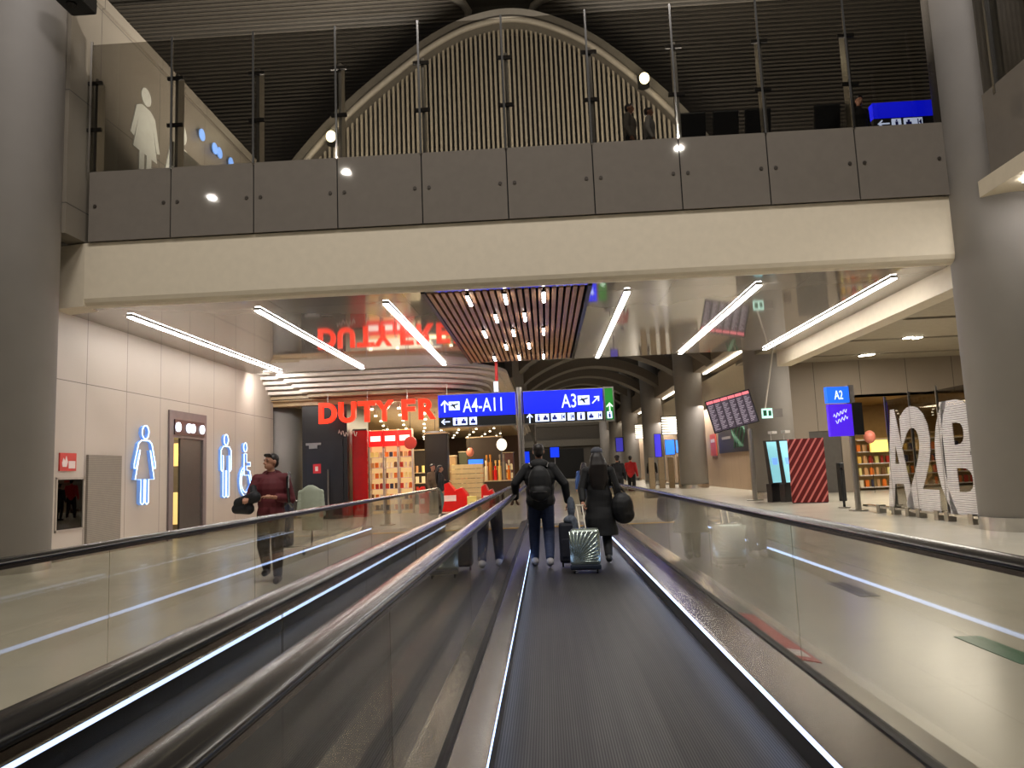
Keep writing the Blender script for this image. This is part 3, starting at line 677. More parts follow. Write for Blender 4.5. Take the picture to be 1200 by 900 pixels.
def plane_icon(parent, x, z, s):
    MB().prism([(x - s, z - s * .8), (x + s, z - s * .8), (x + s, z + s * .8), (x - s, z + s * .8)], 'Y', -.01, 0).build('icon_field', M_white, parent)
    pl = [(-.85, -.1), (-.3, -.05), (.1, -.6), (.3, -.55), (.15, .05), (.75, .2), (.9, .4), (.6, .45), (-.1, .3), (-.5, .5), (-.6, .4), (-.4, .2), (-.8, .1)]
    MB().prism([(x + s * a * .9, z + s * b * .9) for a, b in pl], 'Y', -.02, -.01).build('plane_mark', mat('icon_dark', (20, 20, 40), .4), parent)
def icon(parent, x, z, w, h, k):
    MB().box(x, x + w, -.008, 0.012, z, z + h).build('icon_field', M_white, parent)
    n = max(1, round(w / h)); im = mat('icon_blue', (30, 40, 150), .4)
    def put(mb): mb.build('icon_mark', im, parent)
    for i in range(n):
        cx = x + w * (i + .5) / n
        if (k + i) % 3 == 0:
            put(MB().prism(circle(cx, z + h * .8, h * .1, 10), 'Y', -.016, -.008)); put(MB().box(cx - h * .14, cx + h * .14, -.016, -.008, z + h * .12, z + h * .66))
        elif (k + i) % 3 == 1: put(MB().prism([(cx - h * .3, z + h * .2), (cx + h * .3, z + h * .2), (cx + h * .3, z + h * .55), (cx + h * .12, z + h * .55), (cx + h * .12, z + h * .8), (cx - h * .12, z + h * .8), (cx - h * .12, z + h * .55), (cx - h * .3, z + h * .55)], 'Y', -.016, -.008))
        else:
            put(MB().box(cx - h * .05, cx + h * .05, -.016, -.008, z + h * .15, z + h * .85)); put(MB().prism([(cx + h * .08, z + h * .5), (cx + h * .36, z + h * .85), (cx + h * .36, z + h * .2)], 'Y', -.016, -.008))
zm = (zt + zb) / 2
arrow(sg, xl0 + .19, zm, .36, 0); plane_icon(sg, xl0 + .47, zm, .16)
text('lettering', 'A4-A11', 1.15, .4, .012, M_white, sg, (xl0 + .72, 0, zm - .2), .004)
text('lettering', 'A3', .43, .4, .012, M_white, sg, (xr0 + 1.1, 0, zm - .2), .004)
plane_icon(sg, xr0 + 1.75, zm, .17); arrow(sg, xr0 + 2.1, zm, .3, -PI / 4)
arrow(sg, xl0 + .2, 2.92, .26, PI / 2); icon(sg, xl0 + .42, 2.81, .42, .22, 0); icon(sg, xl0 + .9, 2.81, .22, .22, 1)
arrow(sg, xr0 + .16, 2.92, .28, 0)
for k, (x, w) in enumerate(((.32, .4), (.78, .42), (1.26, .2), (1.54, .22), (1.84, .42))): icon(sg, xr0 + x, 2.81, w, .22, k)
arrow(sg, (xg0 + xg1) / 2 + .02, 3.13, .3, 0, glow('exit_white', (220, 255, 225), 1)); icon(sg, xg0 + .06, 2.82, .14, .2, 0)
# upstairs sign
us = empty('upper_gate_sign', (7.4, 15.9, 8.62), 0, 'blue overhead sign on the upper floor beside right column', 'sign')
p = at_y(1022, 121, 15.9); q = at_y(1100, 117, 15.9)
x0, x1, zz = p.x - 7.4, 1.75, p.z - 8.62
MB().box(x0, x1, 0, .2, zz - .36, zz).build('blue_panel', glow('sign_blue_upper', (8, 20, 240), 1.2), us)
MB().box(x0, x1, .01, .19, zz - .62, zz - .36).build('icon_strip', M_dark, us)
MB().box(x0 + .3, x0 + .36, .05, .15, -1.2, zz - .6).box(x1 - .4, x1 - .34, .05, .15, -1.2, zz - .6).build('post', M_steel, us)
arrow(us, x0 + .2, zz - .49, .26, PI / 2); icon(us, x0 + .38, zz - .59, .2, .2, 0); icon(us, x0 + .64, zz - .59, .4, .2, 1)
struct(MB().box(6.9, 9.7, 17.5, 17.8, 7.5, 8.6), 'wall_upper_right', M_trim, 'pale ledge on the upper floor behind the blue sign')

# DUTY FREE lettering
df = empty('shop_sign', (-7.82, 25.6, 3.32), 0, 'large glowing red letters DUTY FREE hanging above the shop entrance', 'sign')
widths = [('D', 0, .62), ('U', .7, .6), ('T', 1.38, .62), ('Y', 1.98, .64), ('F', 2.92, .46), ('R', 3.5, .6), ('E', 4.2, .48), ('E', 4.8, .48)]
for ch, x, w in widths:
    text('letter', ch, w, .72, .14, M_red, df, (x, 0, 0), .035)
rd = MB()
for x in (.3, 1.7, 3.1, 4.5): rd.tube([(x, -.05, .66), (x, -.05, 1.2)], .012, 6)
rd.build('hanging_rod', M_steel, df)

# ------------------------------------------------------------------ duty free shop
# layered cornice sweeping round the corner
M_corn = mat('cornice_white', (222, 212, 202), .4)
def round_outline(x0, y0, x1, r, yfar):
    """plan of the cornice: from left end along the front, round the corner, back along the hall"""
    pts = [(x0, y0)] + [(x1 - r + r * math.sin(t), y0 + r - r * math.cos(t)) for t in [i * (PI / 2) / 12 for i in range(13)]] + [(x1, yfar)]
    return pts
for k in range(6):
    ins = k * .24; z1 = ZC + .15 - k * .15; z0 = z1 - .115
    pl = round_outline(-9.2 + ins * .8, 24.35 + ins, -1.3 - ins, 3.2 - ins * .4, 70)
    outl = pl + [(-11.5, 70), (-11.5, 24.35 + ins + .4), (-9.2 + ins * .8, 24.35 + ins + .4)]
    tag(struct(MB().prism(outl, 'Z', z0, z1), 'trim_%d' % (40 + k), M_corn if k < 5 else mat('cornice_warm', (170, 150, 120), .4), 'white stepped cornice above the shop entrance'), None)
# slatted shop ceiling
mb = MB()
for k in range(70): mb.box(-10.5, -1.9, 26.2 + k * .42, 26.38 + k * .42, 4.05, 4.22)
mb.box(-10.5, -1.9, 26, 56, 4.22, 4.25)
struct(mb, 'ceiling_shop', mat('shop_slats', (168, 142, 104), .45), 'timber slat ceiling of the duty free shop')
# black front wall with door
bw = MB().box(-8.68, -7.05, 26.3, 26.6, 0, 4.3).box(-7.3, -7.05, 26.6, 29.5, 0, 4.3)
struct(bw, 'wall_shopfront', mat('shop_black', (24, 23, 26), .35), 'black wall of the shopfront')
dr = empty('door_3', (-8.4, 26.28, 0)); dr['kind'] = 'structure'; dr['label'] = 'black service door in the shopfront'
MB().box(-.1, 1.2, -.02, .02, 0, 2.75).build('door_leaf', mat('door_black', (30, 29, 33), .3), dr)
MB().box(-.12, .42, -.08, -.02, 2.62, 2.7).box(.0, .3, -.1, -.02, 2.5, 2.63).build('door_closer', M_steel, dr)
MB().tube([(.68, -.1, .5), (.68, -.1, 1.75)], .03, 8).build('door_handle', M_steel, dr)
MB().box(.12, .4, -.03, -.02, 1.62, 1.95).build('red_notice', mat('notice_red', (200, 40, 50), .4), dr)
MB().box(.2, .3, -.035, -.03, 1.7, 1.86).build('notice_mark', mat('fire_white', ()), dr)
sl = empty('shopfront_logo', (-7.0, 26.24, 3.0), 0, 'small pale script lettering on the black wall below the T and Y', 'sign')
mb = MB(); mb.tube([(-.35 + i * .035, 0, .1 * math.sin(i * 1.7) + .05 * math.sin(i * .6)) for i in range(20)], .014, 6); mb.build('script_stroke', mat('logo_pale', (200, 196, 190), .4), sl)
rp = empty('red_panel', (-6.98, 26.7, 0), 0, 'tall glossy red panel at the shop entrance right of the black wall', 'panel')
MB().box(0, .55, 0, .12, .0, 3.1).build('board', mat('gloss_red', (170, 12, 16), .15, spec=.6), rp, bevel=.01); MB().box(.02, .53, .02, .1, 3.1, 3.16).build('cap', M_dark, rp)
# gondolas with products
M_shelf = glow('shelf_lit', (255, 214, 150), .55)
PC = [(236, 190, 90), (230, 120, 40), (240, 224, 190), (190, 60, 40), (120, 84, 50), (250, 236, 150), (210, 160, 110), (60, 60, 80)]
def packet(me_i, loc, label, group, w=.12, h=.18, d=.08, kind='snack_packet'):
    pass
PKM = [MB().box(-.06, .06, -.05, .05, 0, .19).mesh('snack_packet'), MB().prism([(-.065, 0), (.065, 0), (.06, .17), (.03, .21), (-.03, .21), (-.06, .17)], 'Y', -.04, .04).mesh('snack_packet'), MB().cyl(0, 0, 0, .2, .05, n=10).mesh('snack_packet')]
PKS = []
for i, me in enumerate(PKM):
    for j, c in enumerate(PC):
        m2 = me.copy(); m2.materials.append(mat('packet_%d' % j, c, .35)); PKS.append((m2, ['gold', 'orange', 'cream', 'red', 'brown', 'yellow', 'tan', 'dark'][j]))
gname = ['left', 'middle', 'right']
for g in range(3):
    gx = -6.72 + g * .56
    t = empty('shelf_unit', (gx, 28.2, 0), 0, '%s shelf unit with red and white header at the shop entrance' % gname[g], 'shelf unit', 'lit shelf units at the shop entrance')
    MB().box(0, .53, .35, .4, 0, 3.2).build('back_panel', M_shelf, t)
    MB().box(0, .025, 0, .38, 0, 3.2).build('side_panel', mat('unit_white', (220, 210, 200), .4), t); MB().box(.505, .53, 0, .38, 0, 3.2).build('side_panel', mat('unit_white', ()), t)
    for z in (.15, .55, .95, 1.35, 1.75, 2.15): MB().box(.025, .505, 0, .36, z - .025, z).build('shelf', mat('unit_white', ()), t)
    MB().box(0, .53, -.04, .0, 2.55, 3.15).build('header', glow('header_red', (226, 30, 30), .9), t)
    MB().box(.07, .46, -.05, -.04, 2.75, 2.95).build('header_mark', glow('header_white', (255, 240, 235), 1), t)
    for z in (.15, .55, .95, 1.35, 1.75, 2.15):
        for k in range(3):
            me, cn = random.choice(PKS); o = bpy.data.objects.new('snack_packet', me); COL.objects.link(o); o.location = (gx + .1 + k * .165, 28.3, z)
            tag(o, '%s packet on the %s shelf unit at the shop entrance' % (cn, gname[g]), 'packet', 'packets on the shop shelves')
area('shop_entrance_light', (-4.9, 27.4, 3.9), 1.6, 110, (1, .82, .56), (math.radians(-15), 0, 0), .6)
area('shop_light', (-4.4, 35, 3.95), 1.6, 900, (1, .82, .55), (0, 0, 0), 12)
area('shop_ceiling_fill', (-6, 37, 3.1), 3, 260, (1, .84, .58), (PI, 0, 0), 16)  # unseen uplight added to brighten the slat ceiling
# wall of dark display cases, deep in the shop, and back wall
struct(MB().box(-10.6, -10.4, 26.6, 56, 0, 4.3), 'wall_shop_left', mat('shop_dark_wall', (58, 46, 38), .5))
struct(MB().box(-10.6, -1.6, 55, 55.3, 0, 4.3), 'wall_shop_back', mat('shop_back', (96, 70, 50), .5))
def display(name, x, y, w, d, h, col, label, cat='display'):
    t = empty(name, (x, y, 0), 0, label, cat)
    MB().box(0, w, 0, d, 0, h).build('cabinet_body', col, t, bevel=.03); MB().box(-.03, w + .03, -.03, d + .03, h, h + .05).build('top', mat('display_top', (190, 170, 140), .3), t)
    return t
display('display_case', -4.75, 29.2, .9, .6, 3.0, M_dark, 'tall black display case right of the lit shelf units')
display('display_case', -3.6, 34.0, 1.6, .6, 3.0, mat('case_brown', (52, 42, 30), .4), 'tall dark brown display case behind the red counters')
for k, (x, y, w, h, c, lab) in enumerate(((-5.6, 38, 1.0, 2.3, (150, 120, 84), 'tan display case at mid depth, leftmost behind the shopper'), (-4.9, 42, 1.1, 2.6, (60, 62, 40), 'olive display case deep in the shop'), (-3.9, 41, 1.0, 2.2, (196, 170, 120), 'sand coloured display case behind the cream cartons'), (-3.1, 44, 1.2, 2.5, (90, 40, 34), 'maroon display case deep in the shop left of the globe lamp'), (-7.0, 36, 1.2, 2.6, (40, 34, 30), 'dark display case behind the lit shelf units'))):
    t = display('display_case', x, y, w, .6, h, mat('case_%d' % c[0], c, .4), lab)
    for z in (.5, 1.0, 1.5): MB().box(.06, w - .06, -.1, 0, z, z + .04).build('shelf', mat('display_top', ()), t)
    for z in (.54, 1.04, 1.54):
        for q in range(4):
            me, cn = random.choice(PKS); o = bpy.data.objects.new('snack_packet', me); COL.objects.link(o); o.location = (x + .16 + q * (w - .3) / 3, y - .05, z); o.scale = (1.3, .8, 1.6)
            tag(o, '%s packet on the %s' % (cn, lab.split(' at ')[0].split(' behind ')[0].split(' deep ')[0]), 'packet', 'packets on the deep shop displays')
M_promo = mat('promo_red', (226, 26, 22), .35)
def promo(x, y, w, h, label):
    t = empty('promotion_counter', (x, y, 0), 0, label, 'counter')
    MB().prism([(0, 0), (w, 0), (w * 1.02, h * .55), (w * .8, h * .8), (w * .55, h * .72), (w * .3, h), (0, h * .9)], 'Y', 0, .7).build('body', M_promo, t, bevel=.03)
    MB().box(w * .15, w * .6, -.012, 0, h * .35, h * .55).build('white_mark', mat('promo_white', (245, 225, 220), .4), t)
    MB().box(.05, w - .05, .1, .6, h * .2, h * .22).build('plinth_band', M_dark, t)
    return t
promo(-4.75, 27.6, .36, 1.0, 'small red promotion counter left of the shopper')
promo(-4.05, 28.2, 1.02, 1.1, 'wide red promotion counter with white mark in the shop entrance')
promo(-2.5, 28.4, .5, .98, 'red promotion counter nearest the overhead sign post')
t = empty('carton_stack', (-3.95, 31.0, 0), 0, 'wide cream striped carton stack behind the red counters', 'carton stack')
for k in range(9): MB().box(0, 1.3, 0, .6, k * .2, k * .2 + .18).build('carton', mat('carton_cream', (214, 196, 150), .5), t)
t = empty('carton', (-2.98, 27.8, 0), 0, 'pale yellow carton standing before the cream stack', 'carton')
MB().box(0, .34, 0, .3, 0, .55).build('body', mat('carton_yellow', (240, 222, 130), .5), t, bevel=.01); MB().box(.1, .24, -.005, 0, .2, .35).build('mark', mat('carton_cream', ()), t)
# fragrance testers and bottles on the far counters
cols = [(220, 120, 40), (236, 226, 200), (190, 130, 60), (226, 40, 40), (240, 200, 120), (130, 120, 110)]
bm_ = MB().cyl(0, 0, 0, .3, .075, n=10).cyl(0, 0, .3, .36, .03, n=8).cyl(0, 0, .36, .42, .045, n=8).mesh('bottle')
names_ = ['orange', 'cream', 'amber', 'red', 'gold', 'grey']
bms = []
for c in cols:
    m2 = bm_.copy(); m2.materials.append(mat('bottle_%d_%d' % c[:2], c, .2)); bms.append(m2)
cw = display('shop_counter', -2.95, 33.0, 1.45, .9, 1.0, mat('case_brown', ()), 'long brown counter with bottles near the post', 'counter')
for k in range(14):
    o = bpy.data.objects.new('bottle', bms[k % 6]); COL.objects.link(o); o.location = (-2.85 + (k % 7) * .2, 33.1 + (k // 7) * .4, 1.05); o.scale = (1, 1, 1.5 + .6 * ((k * 7) % 3))
    tag(o, '%s bottle in the %s row on the brown counter in the shop' % (names_[k % 6], 'front' if k < 7 else 'back'), 'bottle', 'bottles on the shop counter')
# pendants, globes, screen
def pendant(name, px, py, y, r, m, label, kind='disc'):
    p = at_y(px, py, y); t = empty(name, p, 0, label, 'pendant')
    if kind == 'globe': MB().ball((0, 0, 0), (r * .85, r * .85, r), 18, 12).build('globe', m, t, smooth=True)
    elif kind == 'drum':
        MB().cyl(0, 0, -r * .36, r * .36, r, n=28).build('drum', m, t); MB().cyl(0, 0, -r * .5, -r * .36, r * .8, n=28).build('lower_rim', M_dark, t)
    else: MB().prism(circle(0, 0, r, 24), 'Y', -.05, .05).build('disc', m, t)
    MB().tube([(0, 0, r * .3), (0, 0, max(.2, 4.21 - p.z))], .012, 6).build('cord', M_dark, t)
pendant('round_sign', 481, 519, 27.9, .24, mat('disc_red', (150, 44, 36), .4), 'dark red round sign hanging beside the shelf unit headers')
pendant('drum_pendant', 510, 510, 31.2, .43, mat('drum_grey', (96, 98, 108), .4), 'grey drum shaped pendant sign hanging in the shop', 'drum')
pendant('globe_lamp', 588, 521, 33.2, .27, glow('globe_white', (255, 244, 220), 1.3), 'white globe lamp hanging near the sign post', 'globe')
pendant('balloon', 518, 526, 30.1, .24, mat('balloon_coral', (230, 110, 84), .4), 'coral round balloon behind the shopper', 'globe')
pendant('balloon', 551, 530, 33, .2, mat('balloon_pink', (206, 120, 100), .4), 'pink round balloon above the cream cartons', 'globe')
pendant('balloon', 516, 541, 30.5, .2, mat('balloon_pale', (226, 190, 176), .4), 'pale pink balloon below the coral balloon', 'globe')
t = empty('display_screen', at_y(557, 543, 32.3), 0, 'bright blue display screen above the cream cartons', 'screen')
MB().box(-.3, .34, 0, .06, -.17, .17).build('panel', glow('screen_blue', (40, 110, 255), 1.2), t); MB().box(-.32, .36, .06, .1, -.19, .19).build('casing', M_dark, t); MB().box(-.03, .03, .06, .1, -2.1, -.19).build('stand', M_steel, t)
# shop spotlights in the slat ceiling
k = 0
for r in range(9):
    for c in range(6):
        x = -8.3 + c * 1.0 + (r % 2) * .45; y = 27 + r * 3.0
        o = empty('shop_spotlight', (x, y, 4.05), 0, 'white spotlight in shop ceiling, %s from left in row %d from the entrance' % (('first', 'second', 'third', 'fourth', 'fifth', 'sixth')[c], r + 1), 'spotlight', 'shop ceiling spotlights')
        if k == 0:
            me1 = MB().cyl(0, 0, -.14, .18, .05, n=10).mesh('can'); me1.materials.append(mat('spot_can', (200, 190, 170), .4)); me2 = MB().cyl(0, 0, -.2, -.14, .06, n=10).mesh('lens'); me2.materials.append(glow('shop_spot', (255, 240, 205), 6))
        for nm, me in (('can', me1), ('lens', me2)):
            q = bpy.data.objects.new(nm, me); COL.objects.link(q); q.parent = o
        k += 1
# exit marker hanging at the cornice corner
t = empty('exit_marker', at_y(583, 450, 23.98), 0, 'red rod with small pale lit tip hanging at the cornice corner', 'marker')
MB().box(-.07, .03, -.03, .03, .1, .75).build('red_bar', mat('marker_red', (200, 30, 24), .4), t); MB().box(-.12, .02, -.04, .04, -.25, .08).build('lit_tip', glow('tip', (220, 235, 245), 1), t)
# ------------------------------------------------------------------ right side objects
fb = empty('flight_board', (7.55, 27.6, 0), 0, 'flight information board of six upright screens on a steel pole', 'flight board')
MB().cyl(0, 0.1, 0, 2.6, .09, n=20).build('pole', M_steel, fb); MB().cyl(0, .1, 0, .03, .3, n=24).build('base_plate', M_steel, fb)
an = math.radians(14)
bd = empty('board', (0, 0, 0)); bd.parent = fb; bd.location = (-1.32, -.05, 2.48); bd.scale = (.86, 1, .98); bd.rotation_euler = (0, math.radians(-13), math.radians(-12))
MB().box(0, 1.9, .04, .3, 0, 1.25).build('casing', M_dark, bd)
sc = MB(); hd = MB(); rw = MB()
for k in range(6):
    x = .04 + k * .305
    sc.box(x, x + .28, .0, .04, .03, 1.22); hd.box(x, x + .28, -.005, 0, 1.1, 1.2)
    for r in range(16): rw.box(x + .03, x + .25 - .05 * ((r * 5 + k) % 3), -.004, 0, .1 + r * .06, .122 + r * .06)
sc.build('screen', glow('board_screen', (64, 54, 66), .8), bd); hd.build('screen_header', glow('board_header', (236, 120, 130), .9), bd); rw.build('text_row', glow('board_rows', (150, 140, 150), .8), bd)
# hanging exit sign on pole
p = at_y(900, 484, 26.4)
he = empty('exit_sign', (p.x, 26.4, p.z), 0, 'small lit green exit sign hanging on a long white pole from the ceiling', 'sign')
MB().tube([(-.1, 0, .12), (8.25 - p.x, 0, 5.47 - p.z)], .03, 8).build('pole', mat('pole_white', (190, 182, 170), .4), he)
MB().box(-.22, .14, -.05, .02, -.18, .16).build('lit_face', glow('exit_face', (190, 240, 225), .9), he); MB().box(.14, .5, -.02, .05, -.16, .14).build('grey_panel', mat('exit_grey', (120, 114, 110), .4), he)
MB().box(-.18, -.06, -.056, -.05, -.1, .1).box(.0, .1, -.056, -.05, -.1, .08).build('figure_mark', mat('exit_mark', (20, 90, 60), .4), he)
# kiosks
def kiosk(x, y, label):
    t = empty('check_in_kiosk', (x, y, 0), math.radians(28), label, 'kiosk', 'check-in kiosks')
    MB().box(-.2, .2, .05, .3, 0, .62).build('pedestal', mat('kiosk_dark', (42, 40, 40), .3), t, bevel=.02)
    MB().prism([(-.06, .62), (.1, .62), (.22, 2.1), (.12, 2.1)], 'X', -.26, .26).build('head', mat('kiosk_dark', ()), t)
    MB().prism([(-.075, .66), (-.06, .66), (.112, 2.06), (.098, 2.06)], 'X', -.22, .22).build('screen', glow('kiosk_screen', (140, 206, 218), .7), t)
    MB().prism([(-.0, 1.2), (.0, 1.5), (.03, 1.5), (.02, 1.2)], 'X', -.1, .12).build('screen_window', glow('kiosk_window', (120, 170, 255), .9), t)
    MB().tube([(.1, .2, 2.1), (.1, .2, 2.35)], .015, 6).box(-.02, .2, .0, .2, 2.33, 2.42).build('lamp', mat('kiosk_lamp', (190, 186, 180), .4), t)
kiosk(7.85, 26.0, 'left check-in kiosk with pale blue screen behind the striped panel'); kiosk(8.2, 25.7, 'right check-in kiosk with pale blue screen touching the striped panel')
sb = empty('striped_panel', (7.55, 24.9, 0), math.radians(-17), 'tall box panel with dark red and pink diagonal stripes beside the kiosks', 'panel')
MB().box(.4, 1.5, 0, .5, .03, 2.08).build('board', stripes('diagonal_red', (196, 110, 104), (92, 12, 12), .21, 'X', .3, .4, diag=-.6), sb, loc=(0, 0, 0)); MB().box(.42, 1.48, .02, .48, 0, .03).build('foot', M_dark, sb)
tag(MB().box(9.62, 9.78, 25.0, 25.3, 0, 1.25).build('ticket_post', M_dark, bevel=.03), 'narrow dark post right of the striped panel', 'post')
# gate sign
gs = empty('gate_sign', (8.2, 20.2, 0), 0, 'blue A2 gate sign above a purple screen on a steel pole', 'sign')
MB().cyl(.0, .08, 0, 3.3, .075, n=20).build('pole', M_steel, gs); MB().cyl(0, .08, 0, .03, .24, n=24).build('base_plate', M_steel, gs)
hd = empty('head', (0, 0, 0)); hd.parent = gs; hd.location = (-.62, -.1, 0); hd.rotation_euler = (0, math.radians(0), math.radians(8))
MB().box(.0, .62, 0, .14, 2.87, 3.3).build('blue_panel', glow('gate_blue', (30, 100, 235), 1.0), hd); MB().box(.62, .78, .02, .2, 2.87, 3.34).build('side_panel', mat('exit_grey', ()), hd)
text('lettering', 'A2', .24, .24, .01, M_white, hd, (.2, 0, 2.96), .01)
ps_ = glow('screen_purple', (70, 30, 210), .95)
MB().box(.0, .66, 0, .1, 1.98, 2.83).build('screen', ps_, hd); MB().box(.66, .98, .04, .4, 2.0, 2.86).build('casing', M_dark, hd)
mb = MB(); mb.tube([(.13 + i * .022, -.008, 2.5 + .06 * math.sin(i * 1.5) + .01 * i) for i in range(18)], .009, 5).tube([(.17 + i * .022, -.008, 2.34 + .06 * math.sin(i * 1.5 + 1) + .01 * i) for i in range(17)], .009, 5)
mb.build('script_stroke', glow('script_white', (200, 210, 255), 1), hd)
# glass gate barrier carrying the letters A2(B
XB = 8.35
ga = empty('gate_glass_barrier', (XB, 0, 0), 0, 'clear glass barrier beside right column with huge white letters A2(B', 'barrier')
for a, b in ((14.9, 16.1), (16.1, 17.3), (17.3, 18.5)):
    MB().box(0, .014, a + .01, b - .01, .14, 2.75).build('glass_panel', M_glass2, ga)
for y in (16.1, 17.3, 18.5): MB().box(-.02, .035, y - .012, y + .012, .05, 2.85).build('mullion', M_steel, ga)
MB().box(-.06, .08, 14.6, 20.2, .12, .17).build('base_rail', M_chrome, ga)
for y in (15.2, 16.1, 16.5, 17.3, 17.8, 18.5, 19.3): MB().box(-.07, .1, y - .08, y + .08, 0, .2).build('rail_foot', M_steel, ga)
M_let = stripes('letter_strips', (214, 208, 206), (0, 0, 0), .045, 'Z', .8, .5, clear=True)
def stretch_letter(ch, l, r, bold=.0):
    (lx, lt, lb), (rx) = l, r
    pa = at_x(lx, (lt + lb) / 2, XB); pb = at_x(rx, (lt + lb) / 2, XB); zt_ = at_x((lx + rx) / 2, lt, XB).z; zb_ = at_x((lx + rx) / 2, lb, XB).z
    o = text('letter', ch, pa.y - pb.y, zt_ - zb_, .012, M_let, ga, (-.004, pa.y, zb_), bold); o.rotation_euler = (0, 0, -PI / 2)
stretch_letter('A', (1037, 479, 599), 1068, .03); stretch_letter('2', (1058, 474, 598), 1097, .03); stretch_letter('(', (1097, 470, 601), 1117, .01); stretch_letter('B', (1108, 466, 604), 1153, .03)
# queue posts
def qpost(x, y, label):
    t = empty('queue_post', (x, y, 0), 0, label, 'post', 'queue posts by the gate')
    MB().cyl(0, 0, 0, .03, .16, n=20).build('base_plate', M_steel, t); MB().cyl(0, 0, .03, 1.05, .035, n=14).build('post', M_dark, t); MB().cyl(0, 0, 1.05, 1.14, .045, n=14).build('belt_head', M_black, t)
qpost(8.35, 21.6, 'black queue post left of the gate sign pole'); qpost(9.9, 21.8, 'black queue post between gate sign pole and letter A')
# shop behind the barrier
struct(MB().box(12.8, 26, 37, 37.2, 0, 4).box(12.7, 12.8, YB, 37, 0, 4).box(12.8, 26, YB, 37, 3.9, 4.0), 'wall_gate_shop', mat('gate_shop_wall', (150, 120, 74), .5), 'warm wall inside the shop behind the gate')
area('gate_shop_light', (16.5, 33.5, 3.8), 6, 130, (1, .8, .45), (0, 0, 0), 2)
def rack(x, y, w, label):
    t = empty('product_rack', (x, y, 0), 0, label, 'rack')
    MB().box(0, w, .4, .45, 0, 2.2).build('back_panel', mat('rack_back', (176, 150, 96), .5), t)
    for z in (.1, .6, 1.1, 1.6, 2.1): MB().box(0, w, 0, .42, z, z + .04).build('shelf', mat('unit_white', ()), t)
    for z in (.14, .64, 1.14, 1.64):
        k = 0; xx = .1
        while xx < w - .12:
            me, cn = random.choice(PKS); o = bpy.data.objects.new('snack_packet', me); COL.objects.link(o); o.location = (x + xx, y + .2, z); o.scale = (1.2, 1, 1.5)
            tag(o, '%s packet in the %s' % (cn, label), 'packet', 'packets behind the gate barrier'); xx += .24
rack(13.3, 32.4, 1.8, 'lit product rack seen left of the letter A'); rack(15.3, 33.0, 2.0, 'lit product rack seen through the letters A2'); rack(17.6, 33.6, 1.8, 'lit product rack seen through the letter B')
t = empty('lit_panel', at_y(1030, 524, 32.0), 0, 'glowing yellow panel above the rack behind the gate', 'light panel')
MB().box(-.35, .4, 0, .08, -.2, .3).build('panel', glow('panel_yellow', (255, 224, 120), 1.0), t); MB().box(-.37, .42, .08, .12, -.22, .32).build('casing', M_dark, t)
t = empty('balloon', at_y(1019, 512, 30), 0, 'pink round balloon right of the purple gate screen', 'balloon')
MB().ball((0, 0, 0), (.22, .22, .26), 16, 10).build('body', mat('balloon_pink', ()), t, smooth=True); MB().tube([(0, 0, -.26), (0, 0, -t.location.z)], .008, 5).build('string', M_dark, t)
t = empty('display_screen', at_y(1148, 528, 26), 0, 'red banner stand partly behind the right column', 'banner')
MB().box(-.25, .3, 0, .05, -.7, .45).build('panel', mat('promo_red', ()), t); MB().box(-.27, .32, .05, .09, -t.location.z, .47).build('stand', M_dark, t)
for o in (t,): o.name = 'banner_stand'
# poster on the arcade wall
po = empty('wall_poster', (10.18, 44.0, 1.95), -PI / 2, 'large dark poster with pale lines and green picture on the beige wall', 'poster')
MB().box(0, 7.0, -.05, 0, 0, 3.05).build('board', mat('poster_dark', (52, 46, 46), .4), po)
mb = MB()
for k in range(4): mb.box(.9, 2.6 + .3 * (k % 2), -.06, -.05, 2.4 - k * .55, 2.55 - k * .55)
mb.build('text_line', mat('poster_text', (150, 140, 130), .4), po)
mb = MB()
for k in range(5): mb.tube([(3.6 + k * .5 + .25 * math.sin(i * .7 + k), -.06, .25 + i * .14) for i in range(9)], .06, 6)
mb.build('foliage_picture', mat('poster_green', (70, 104, 84), .4), po)
t = empty('wall_notice', (10.18, 46.2, 1.85), -PI / 2, 'red notice on beige wall left of the dark poster', 'notice')
MB().box(0, 1.5, -.05, 0, 0, 1.3).build('board', mat('notice_coral', (206, 84, 64), .4), t); MB().box(.2, 1.2, -.06, -.05, .8, 1.0).build('pale_band', mat('fire_white', ()), t)
